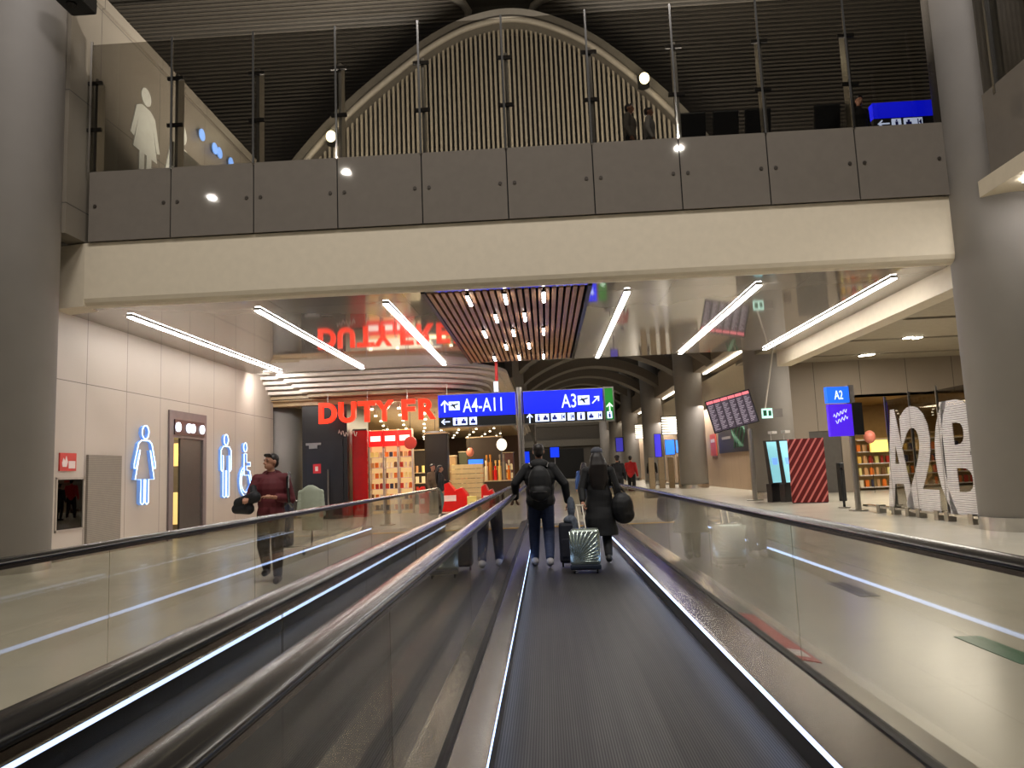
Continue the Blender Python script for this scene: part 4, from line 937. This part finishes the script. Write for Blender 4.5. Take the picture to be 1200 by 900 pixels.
# arcade openings: bright louvre, screens
for k, (px, py, y) in enumerate(((788, 499, 55), (754, 506, 70))):
    p = at_y(px, py, y); t = empty('louvre_light', p, 0, 'bright white louvred light panel in the %s arcade opening' % ('nearer' if k == 0 else 'farther'), 'light panel', 'louvre lights')
    mb = MB()
    for i in range(7): mb.box(-.75, .75, 0, .1, -.6 + i * .19, -.48 + i * .19)
    mb.build('louvre', glow('louvre_white', (255, 246, 226), 1.5), t); MB().box(-.8, .8, .1, .16, -.65, .75).build('backing', M_dark, t); MB().tube([(-.6, .13, .75), (-.6, .13, 6.4 - p.z)], .02, 6).tube([(.6, .13, .75), (.6, .13, 6.4 - p.z)], .02, 6).build('hanger', M_steel, t)
for k, (px, py, y, w, c, lab) in enumerate(((785, 524, 52, .62, (40, 120, 255), 'bright blue screen in the nearer arcade opening'), (796, 523, 54, .45, (60, 130, 230), 'smaller blue screen in the nearer arcade opening'), (771, 522, 50, .4, (60, 50, 200), 'narrow purple screen before the second arcade column'), (726, 521, 40, .36, (50, 46, 150), 'narrow dark blue screen above the person in red'), (650, 530, 60, .7, (20, 60, 240), 'far blue sign right of the man\'s head'), (616, 536, 60, .6, (20, 60, 240), 'far blue sign left of the man\'s head'))):
    p = at_y(px, py, y); t = empty('display_screen', p, 0, lab, 'screen')
    hh = (.5, .45, .75, .36, .4, .45)[k]
    MB().box(-w / 2, w / 2, 0, .05, -hh, hh).build('panel', glow('scr_%d' % k, c, 1.0), t); MB().box(-w / 2 - .03, w / 2 + .06, .05, .12, -hh - .03, hh + .03).build('casing', M_dark, t)
    MB().box(-.04, .04, .06, .12, -p.z, -hh).build('stand', M_steel, t)
t = empty('gate_fence', at_z(783, 572, 0), 0, 'row of tan gate panels standing in the nearer arcade opening', 'gate')
for k in range(5): MB().box(-1.1 + k * .6, -.75 + k * .6, 0, .25, 0, 1.9).build('panel', mat('gate_tan', (170, 150, 120), .4), t, bevel=.02)
MB().box(-1.1, 1.7, .08, .16, .2, .3).build('rail', M_steel, t)

# upper floor seats
def seat(x, y, label):
    t = empty('lounge_seat', (x, y, 7.5), PI, label, 'seat', 'seats on the upper floor')
    m = mat('seat_black', (18, 18, 19), .45)
    MB().prism([(-.22, .40), (.25, .36), (.25, .44), (-.22, .48)], 'X', -.26, .26).build('cushion', m, t, bevel=.02)
    MB().prism([(.2, .55), (.34, 1.14), (.4, 1.12), (.26, .52)], 'X', -.27, .27).build('backrest', m, t, bevel=.03)
    MB().box(-.04, .04, .0, .06, .0, .38).box(-.25, .25, .0, .06, 0, .04).build('leg', M_steel, t)
    MB().tube([(-.29, .22, .4), (-.29, .2, .66), (-.29, -.15, .66)], .02, 6).build('armrest', M_black, t)
for px, lab in ((808, 'leftmost black seat on the upper floor, half behind a glass post'), (846, 'black seat on the upper floor, second from left, fully visible'), (883, 'black seat on the upper floor right beside a glass post'), (963, 'black seat on the upper floor standing apart near the dark haired person')):
    p = at_y(px, 150, 15.15); seat(p.x, 15.15, lab)
tag(MB().box(3.0, 7.2, 15.05, 15.15, 7.78, 7.86).build('seat_beam', M_dark), 'dark beam under the upper floor seats', 'beam')

# ------------------------------------------------------------------ people
SKIN = mat('skin', (176, 126, 100), .5); HAIR = mat('dark_hair', (27, 19, 15), .45)
def hand(mb, wrist, d, side, palm_n, curl=.5, s=1.0):
    """palm, four unequal fingers and a thumb growing from a wrist; d = direction the hand points, palm_n = palm normal"""
    d = Vector(d).normalized(); n = Vector(palm_n); n = (n - d * n.dot(d)).normalized(); a = d.cross(n) * side; w = Vector(wrist)
    mb.cap(w, w + d * .03 * s, .028 * s, .03 * s, 3)
    for k in range(4):
        off = a * (-.03 + .02 * k) * s
        b = w + d * .02 * s + off * .8; e = w + d * .085 * s + off; mb.cap(b, e, .014 * s, .012 * s, 5)
        L = (.062, .075, .08, .07)[3 - k] * s
        p1 = e + (d * math.cos(curl * .7) + n * math.sin(curl * .7)) * L * .55; p2 = p1 + (d * math.cos(curl * 1.9) + n * math.sin(curl * 1.9)) * L * .5
        mb.cap(e, p1, .0105 * s, .0095 * s, 4); mb.cap(p1, p2, .0095 * s, .008 * s, 4)
    t0 = w + d * .025 * s + a * .028 * s; t1 = t0 + (d * .6 + a * .7 + n * .25).normalized() * .045 * s; t2 = t1 + (d * .85 + a * .2 + n * .4).normalized() * .035 * s
    mb.cap(t0, t1, .014 * s, .0115 * s, 4); mb.cap(t1, t2, .011 * s, .009 * s, 4)
J0 = dict(pel=(0, 0, .95), che=(0, 0, 1.27), nec=(0, .015, 1.49), hea=(0, -.01, 1.645),
          sL=(.185, .01, 1.41), eL=(.25, .04, 1.13), wL=(.27, -.06, .89), sR=(-.185, .01, 1.41), eR=(-.25, .04, 1.13), wR=(-.27, -.06, .89),
          hL=(.09, 0, .92), kL=(.1, -.03, .5), aL=(.1, .04, .09), hR=(-.09, 0, .92), kR=(-.1, -.03, .5), aR=(-.1, .04, .09))
def person(label, loc, rz, H=1.75, J=None, top=(20, 20, 22), legs=(30, 30, 36), shoes=(30, 28, 28), head_yaw=0, hood=False, coat=None, hair='short', skin=SKIN, voxel=.012, group=None, cap=None, curl=.6, bulk=1.0, cuffs=(1, 1), handdirs=None, sleeves=True, topname='jacket'):
    j = {k: Vector(v) for k, v in J0.items()}
    for k, v in (J or {}).items(): j[k] = Vector(v)
    t = empty('person', loc, rz, label, 'person', group); t.scale = (H / 1.77,) * 3
    mb = MB()
    # torso, neck, limbs
    mb.ball(j['pel'], (.155, .105, .13)); mb.ball(j['pel'].lerp(j['che'], .5), (.135, .095, .2)); mb.ball(j['che'], (.165, .11, .19)); mb.cap(j['sL'], j['sR'], .06, .06, 8)
    mb.cap(j['nec'] - Vector((0, 0, .08)), j['hea'] - Vector((0, -.01, .05)), .058, .05, 5)
    for s in 'LR':
        mb.cap(j['s' + s], j['e' + s], .052, .04, 9); mb.cap(j['e' + s], j['w' + s], .041, .026, 9)
        mb.cap(j['h' + s], j['k' + s], .085, .055, 10); mb.cap(j['k' + s], j['a' + s], .056, .036, 10)
        mb.ball(j['k' + s].lerp(j['a' + s], .3) + Vector((0, .015, 0)), (.042, .045, .09)); mb.cap(j['a' + s] + Vector((0, .0, -.04)), j['a' + s] + Vector((0, -.15, -.06)), .036, .03, 6)
    # head with face, turned about the neck
    h = j['hea']; R = Matrix.Rotation(head_yaw, 3, 'Z'); hm = MB()
    hm.ball((0, .012, .02), (.076, .094, .095), 18, 12); hm.ball((0, -.022, -.045), (.056, .066, .07), 14, 10); hm.ball((0, -.07, -.075), (.026, .022, .02))
    hm.cap((0, -.083, .02), (0, -.106, -.018), .011, .015, 4); hm.ball((.012, -.094, -.022), .0105); hm.ball((-.012, -.094, -.022), .0105)
    hm.ball((0, -.086, -.05), (.024, .012, .007)); hm.ball((0, -.085, -.06), (.02, .011, .007)); hm.cap((-.045, -.074, .03), (.045, -.074, .03), .011, .011, 6)
    for sx in (-1, 1): hm.ball((sx * .078, .015, 0), (.011, .022, .032))
    mb.add([h + R @ Vector(v) for v in hm.v], hm.f)
    for s, sd in (('L', 1), ('R', -1)):
        dv = j['w' + s] - j['e' + s]; pn = Vector((-sd, -.2, 0)) if abs(dv.normalized().z) > .6 else Vector((0, 0, -1))
        if handdirs and s in handdirs: dv, pn = Vector(handdirs[s][0]), Vector(handdirs[s][1])
        hand(mb, j['w' + s], dv, sd if abs(dv.normalized().z) > .6 else -sd, pn, curl)
    blob('body', mb, skin, t, min(voxel, .0075) if voxel < .014 else voxel, 2)
    # eyes and brows
    if voxel < .011:
        ey = MB()
        for sx in (-1, 1): ey.ball((sx * .032, -.079, .014), (.012, .006, .006))
        br = MB()
        for sx in (-1, 1): br.cap((sx * .018, -.087, .036), (sx * .05, -.078, .036), .005, .004, 4)
        e = MB().add([h + R @ Vector(v) for v in ey.v], ey.f).build('eyes', mat('eye', (30, 24, 22), .2), t); MB().add([h + R @ Vector(v) for v in br.v], br.f).build('eyebrows', HAIR, t)
    # trousers
    if legs:
        mb = MB(); mb.ball(j['pel'] - Vector((0, 0, .01)), (.175, .128, .14))
        for s in 'LR':
            mb.cap(j['h' + s], j['k' + s], .108, .088, 10); mb.cap(j['k' + s], j['a' + s] + Vector((0, 0, .03)), .088, .064, 10)
        blob('trousers', mb, mat('trousers_%d_%d_%d' % legs, legs, .8, vary=.15, scale=25), t, voxel)
    # upper garment
    mb = MB(); tm = mat('top_%d_%d_%d' % top, top, .75, vary=.05, scale=20)
    hem = j['pel'] - Vector((0, 0, .1))
    mb.ball(hem + Vector((0, 0, .1)), (.185 * bulk, .14 * bulk, .16)); mb.ball(j['pel'].lerp(j['che'], .5), (.18 * bulk, .135 * bulk, .24)); mb.ball(j['che'], (.2 * bulk, .15 * bulk, .21)); mb.cap(j['sL'], j['sR'], .082, .082, 8)
    mb.cap(j['nec'] - Vector((0, 0, .06)), j['nec'] + Vector((0, .0, -.01)), .085, .07, 3)
    if hood: mb.ball(j['nec'] + Vector((0, .08, -.03)), (.15, .1, .09))
    for s, c in (('L', cuffs[0]), ('R', cuffs[1])):
        e, w = j['e' + s], j['w' + s]; mb.cap(j['s' + s], e, .078, .066, 9); mb.cap(e, e.lerp(w, .97 * c), .066, .05, 9)
    if coat:
        zc = j['che'].z
        mb.loft([(.01 * math.sin(k * 2.1), .012 * math.sin(k * 1.3), zc - .05 - (zc - .05 - coat) * k / 9, (.175 + .1 * (k / 9)) * bulk, (.13 + .1 * (k / 9)) * bulk) for k in range(10)])
    blob('coat' if coat else topname, mb, tm, t, voxel)
    # shoes
    sm_ = mat('shoe_%d_%d_%d' % shoes, shoes, .5)
    for s in 'LR':
        a = j['a' + s]; mb = MB(); mb.cap(a + Vector((0, .055, -.04)), a + Vector((0, -.17, -.045)), .054, .046, 8); mb.cap(a + Vector((0, .02, .0)), a + Vector((0, -.03, -.03)), .05, .044, 3)
        blob('shoe', mb, sm_, t, max(voxel, .01))
    # hair
    hb = MB()
    hb.ball((0, .03, .045), (.084, .096, .084), 16, 10); hb.ball((0, .06, -.01), (.074, .06, .07)); hb.cap((-.05, -.055, .1), (.05, -.055, .1), .024, .024, 5)
    if hair == 'long':
        hb.loft([(.006 * math.sin(k * 1.7), .06 + .075 * min(1, k / 3), .06 - k * .065, (.08, .105, .125, .14, .148, .15, .148, .14, .125, .09)[k], (.06, .065, .06, .058, .056, .055, .052, .05, .045, .03)[k]) for k in range(10)])
    if hair != 'none':
        mb = MB().add([h + R @ Vector(v) for v in hb.v], hb.f); blob('hair', mb, HAIR, t, max(voxel, .01))
    if cap:
        cb = MB(); cb.ball((0, .015, .075), (.098, .112, .075), 18, 10); cb.ball((0, -.09, .05), (.07, .06, .018)); 
        mb = MB().add([h + R @ Vector(v) for v in cb.v], cb.f); blob('cap', mb, mat('cap_%d' % cap[0], cap, .8), t, .01)
    return t
# man with backpack, walking away
pm = person('man walking away in black hooded jacket, jeans and white soled shoes, wearing backpack', (-.1, 10.85, .03), PI, 1.76,
       dict(kL=(.11, -.12, .51), aL=(.12, -.16, .1), kR=(-.1, -.05, .49), aR=(-.1, .2, .13), eL=(.36, .06, 1.2), wL=(.36, -.1, 1.0), eR=(-.36, .05, 1.17), wR=(-.39, -.03, .92)),
       (17, 17, 18), (38, 48, 76), (150, 146, 146), hood=True, voxel=.010, bulk=1.18)
bp = empty('backpack', (-.1, 10.62, 1.0), 0, 'black backpack worn by the man in jeans', 'backpack')
mb = MB(); mb.ball((0, 0, .22), (.17, .1, .26)); mb.ball((0, -.02, .1), (.16, .1, .14)); mb.ball((0, -.07, .08), (.12, .06, .11)); blob('bag', mb, mat('bag_black', (14, 14, 15), .6), bp, .012)
for s in (-1, 1): MB().tube([(s * .1, .02, .44), (s * .12, .1, .5), (s * .13, .22, .5), (s * .13, .33, .42)], .02, 6).build('strap', M_black, bp)
MB().box(-.1, .1, -.135, -.125, .1, .107).build('zip', M_steel, bp)
# woman with cap
pw = person('woman walking away in long black coat with grey cap and long dark hair', (.76, 11.1, .03), PI, 1.66,
       dict(kL=(.09, -.1, .5), aL=(.09, -.14, .1), kR=(-.09, -.03, .5), aR=(-.09, .16, .12), eL=(.27, .07, 1.14), wL=(.27, .2, .93), eR=(-.28, .03, 1.13), wR=(-.3, .02, .9)),
       (11, 11, 12), (16, 16, 18), (18, 18, 18), coat=.42, hair='long', cap=(70, 72, 80), voxel=.010, curl=1.2, cuffs=(.8, 1))
# woman's shoulder bag
sbag = empty('shoulder_bag', (1.08, 11.0, .62), 0, 'large black shoulder bag at the woman\'s right side', 'bag')
mb = MB(); mb.ball((0, 0, .2), (.17, .13, .22)); mb.ball((.02, 0, .1), (.16, .12, .14)); blob('bag_body', mb, mat('bag_black', ()), sbag, .012)
MB().tube([(-.08, 0, .36), (-.14, .03, .6), (-.17, .06, .82), (-.1, .16, .82), (-.05, .1, .55), (.08, .0, .36)], .015, 6).build('strap', M_black, sbag)
# silver suitcase
su = empty('suitcase', (.47, 10.1, .03), math.radians(-4), 'silver ribbed shell suitcase rolling on the belt behind the woman', 'suitcase')
M_sil = mat('silver_shell', (176, 188, 178), .22, .75, vary=.05)
bx = MB().box(-.2, .2, -.12, .12, .09, .58).build('shell', M_sil, su); bv = bx.modifiers.new('b', 'BEVEL'); bv.width = .06; bv.segments = 4
rb = MB()
for k in range(13):
    a = math.radians(10 + k * 13.3); cx, cz = -.14 + .0 * k, .16
    ex, ez = cx + .62 * math.cos(a * .62 - .12), cz + .62 * math.sin(a * .62 - .12)
    f = min(1, .175 / max(1e-6, abs(ex)) if abs(ex) > .175 else 1, (.55 - cz) / (ez - cz) if ez > .55 else 1)
    t_ = 1.0
    if ex > .175: t_ = min(t_, (.175 - cx) / (ex - cx))
    if ez > .55: t_ = min(t_, (.55 - cz) / (ez - cz))
    rb.tube([(cx + (ex - cx) * u, -.118, cz + (ez - cz) * u) for u in (.12, t_ * .5, t_)], [.004, .011, .013], 6)
rb.build('rib', M_sil, su, smooth=True)
MB().box(-.205, .205, -.125, .125, .05, .12).build('lower_shell', mat('case_navy', (30, 36, 48), .35), su, bevel=.02)
for x in (-.15, .15):
    for y in (-.09, .09): MB().prism([(y + .03 * math.cos(a), .032 + .03 * math.sin(a)) for a in [i * PI / 7 for i in range(14)]], 'X', x - .012, x + .012).build('wheel', M_black, su)
MB().tube([(-.06, .1, .55), (-.1, .34, .86)], .009, 6).tube([(.02, .1, .55), (-.02, .34, .86)], .009, 6).tube([(-.115, .34, .865), (-.0, .34, .865)], .014, 6).build('pull_handle', mat('handle_cream', (196, 184, 160), .35), su)
# dark bag with draped garment
db = empty('soft_suitcase', (.27, 10.75, .03), 0, 'dark soft suitcase standing between the man and the silver suitcase', 'suitcase')
MB().box(-.13, .13, -.1, .1, .06, .62).build('body', mat('soft_navy', (20, 22, 34), .7, vary=.3, scale=14), db, bevel=.04); MB().box(-.1, .1, -.115, -.1, .15, .4).build('pocket', mat('soft_navy', ()), db, bevel=.01)
for x in (-.09, .09): MB().prism([(.03 * math.cos(a), .03 + .03 * math.sin(a)) for a in [i * PI / 6 for i in range(12)]], 'X', x - .012, x + .012).build('wheel', M_black, db)
gm = empty('draped_garment', (.31, 10.75, .64), 0, 'grey patterned garment draped over the dark soft suitcase', 'garment')
mb = MB(); mb.ball((.0, 0, .04), (.1, .1, .07)); mb.ball((.06, -.07, -.08), (.05, .05, .18)); mb.ball((.02, 0, .22), (.06, .06, .16)); blob('cloth', mb, mat('cloth_grey', (84, 90, 100), .9, vary=.35, scale=30), gm, .012)
# man in maroon
mm = person('man in maroon hooded top, arm folded over dark jacket, walking on the left floor', (-3.92, 10.5, 0), math.radians(12), 1.8,
       dict(kL=(.1, -.1, .52), aL=(.1, -.1, .09), kR=(-.1, -.03, .5), aR=(-.1, .24, .16), eR=(-.27, -.08, 1.17), wR=(-.27, -.3, 1.16), eL=(.27, .02, 1.12), wL=(.02, -.25, 1.17)),
       (88, 22, 28), (66, 56, 44), (40, 34, 30), head_yaw=math.radians(-48), hood=True, voxel=.009, bulk=1.05, curl=.8, cuffs=(.62, 1), handdirs=dict(L=((-1, -.1, .08), (0, 0, -1))), topname='hooded_top')
jk = empty('jacket', (-4.2, 10.2, 1.02), 0, 'black jacket hanging over the forearm of the man in maroon', 'jacket')
mb = MB(); mb.cap((-.06, -.0, .1), (.2, -.08, .18), .075, .08, 6); mb.cap((-.1, .02, .02), (.1, -.05, .02), .07, .08, 6); mb.cap((.1, .1, .3), (.18, -.05, .15), .05, .06, 5); blob('cloth', mb, mat('jacket_black', (20, 20, 24), .7), jk, .012)
mbp = empty('backpack', (-3.86, 10.72, 1.05), math.radians(12), 'black backpack on the back of the man in maroon, strap showing', 'backpack')
mb = MB(); mb.ball((0, .05, .2), (.15, .1, .24)); blob('bag', mb, mat('bag_black', ()), mbp, .014)
MB().tube([(.13, 0, .4), (.135, -.12, .46), (.135, -.28, .4), (.14, -.33, .25), (.15, -.28, .05), (.17, -.1, -.02)], .022, 6).build('strap', M_black, mbp)
# trolley with coat behind the maroon man
tr = empty('luggage_trolley', (-4.86, 14.0, 0), 0, 'luggage trolley on the left floor behind the man in maroon', 'trolley')
MB().tube([(-.25, 0, .12), (-.25, .5, .12), (.25, .5, .12), (.25, 0, .12)], .02, 6).tube([(-.25, .5, .12), (-.25, .6, 1.0), (.25, .6, 1.0), (.25, .5, .12)], .02, 6).build('frame', M_steel, tr)
for x in (-.25, .25): MB().prism([(.02 + .05 * math.cos(a), .05 + .05 * math.sin(a)) for a in [i * PI / 7 for i in range(14)]], 'X', x - .015, x + .015).build('wheel', M_black, tr)
tb = empty('travel_bag', (-4.99, 14.15, .15), 0, 'dark navy travel bag standing on the luggage trolley', 'bag')
MB().box(-.28, .08, -.1, .25, 0, .95).build('body', mat('bag_navy', (26, 30, 48), .6), tb, bevel=.06); MB().tube([(-.15, .05, .94), (-.12, .05, 1.06), (-.02, .05, 1.06), (0, .05, .94)], .015, 6).build('grip', M_black, tb)
cj = empty('coat', (-4.53, 14.2, .5), 0, 'pale grey green coat hung on the luggage trolley', 'coat')
mb = MB(); mb.loft([(0, 0, .8, .05, .05), (0, 0, .76, .12, .09), (.01, 0, .7, .2, .11), (.02, 0, .5, .22, .12), (.03, .01, .2, .21, .12), (.03, 0, -.05, .2, .1)]).cap((-.19, 0, .66), (-.22, -.04, .25), .06, .055, 6).cap((.2, 0, .66), (.25, -.03, .25), .06, .055, 6); blob('cloth', mb, mat('coat_sage', (150, 156, 138), .85), cj, .016)
# shopper in the shop
person('shopper with dark hair in black top and teal trousers at the shop entrance', (-3.62, 25.4, 0), math.radians(100), 1.72, dict(eL=(.27, -.1, 1.15), wL=(.2, -.3, 1.2)), (28, 24, 26), (84, 112, 104), hair='long', voxel=.018)
person('person in tan jacket beside the shopper at the shop entrance', (-4.0, 26.2, 0), math.radians(60), 1.78, dict(eL=(.27, -.1, 1.15), wL=(.2, -.3, 1.2)), (110, 88, 66), (60, 56, 52), voxel=.018)
# far travellers
person('person in red jacket and black trousers walking on the right floor', (4.05, 36.0, 0), math.radians(160), 1.92, dict(kL=(.11, -.12, .51), aL=(.12, -.16, .1), aR=(-.1, .2, .13)), (176, 26, 32), (18, 18, 20), voxel=.018)
person('person in dark coat with bag walking right of the person in red', (6.6, 47.0, 0), math.radians(170), 1.92, None, (30, 28, 28), (70, 60, 50), voxel=.02)
person('person in dark jacket and cap just right of the woman\'s cap', (2.75, 29.0, 0), PI, 1.85, None, (26, 26, 28), (24, 24, 26), voxel=.018, cap=(40, 40, 44))
person('traveller in blue top seen between the man and the woman', (1.15, 23.0, 0), PI, 1.6, None, (60, 90, 150), (40, 44, 60), voxel=.018, hair='long')
person('dark dressed traveller left of the person in red', (3.3, 34.0, 0), PI, 1.7, None, (30, 30, 34), (26, 26, 28), voxel=.02)
# upper floor people
person('person upstairs in grey top with mask facing right behind the glass', (at_y(738, 140, 15.3).x, 15.3, 7.5), math.radians(70), 1.66, None, (126, 120, 112), (24, 22, 22), voxel=.014)
person('person upstairs in white top right behind the person in grey', (at_y(761, 150, 15.3).x, 15.3, 7.5), math.radians(80), 1.55, None, (190, 186, 182), (120, 116, 110), voxel=.014)
person('dark haired person upstairs in black with green trim beside the blue sign', (at_y(1008, 140, 15.5).x, 15.5, 7.5), math.radians(20), 1.62, None, (16, 17, 17), (20, 20, 22), voxel=.014, hair='long')
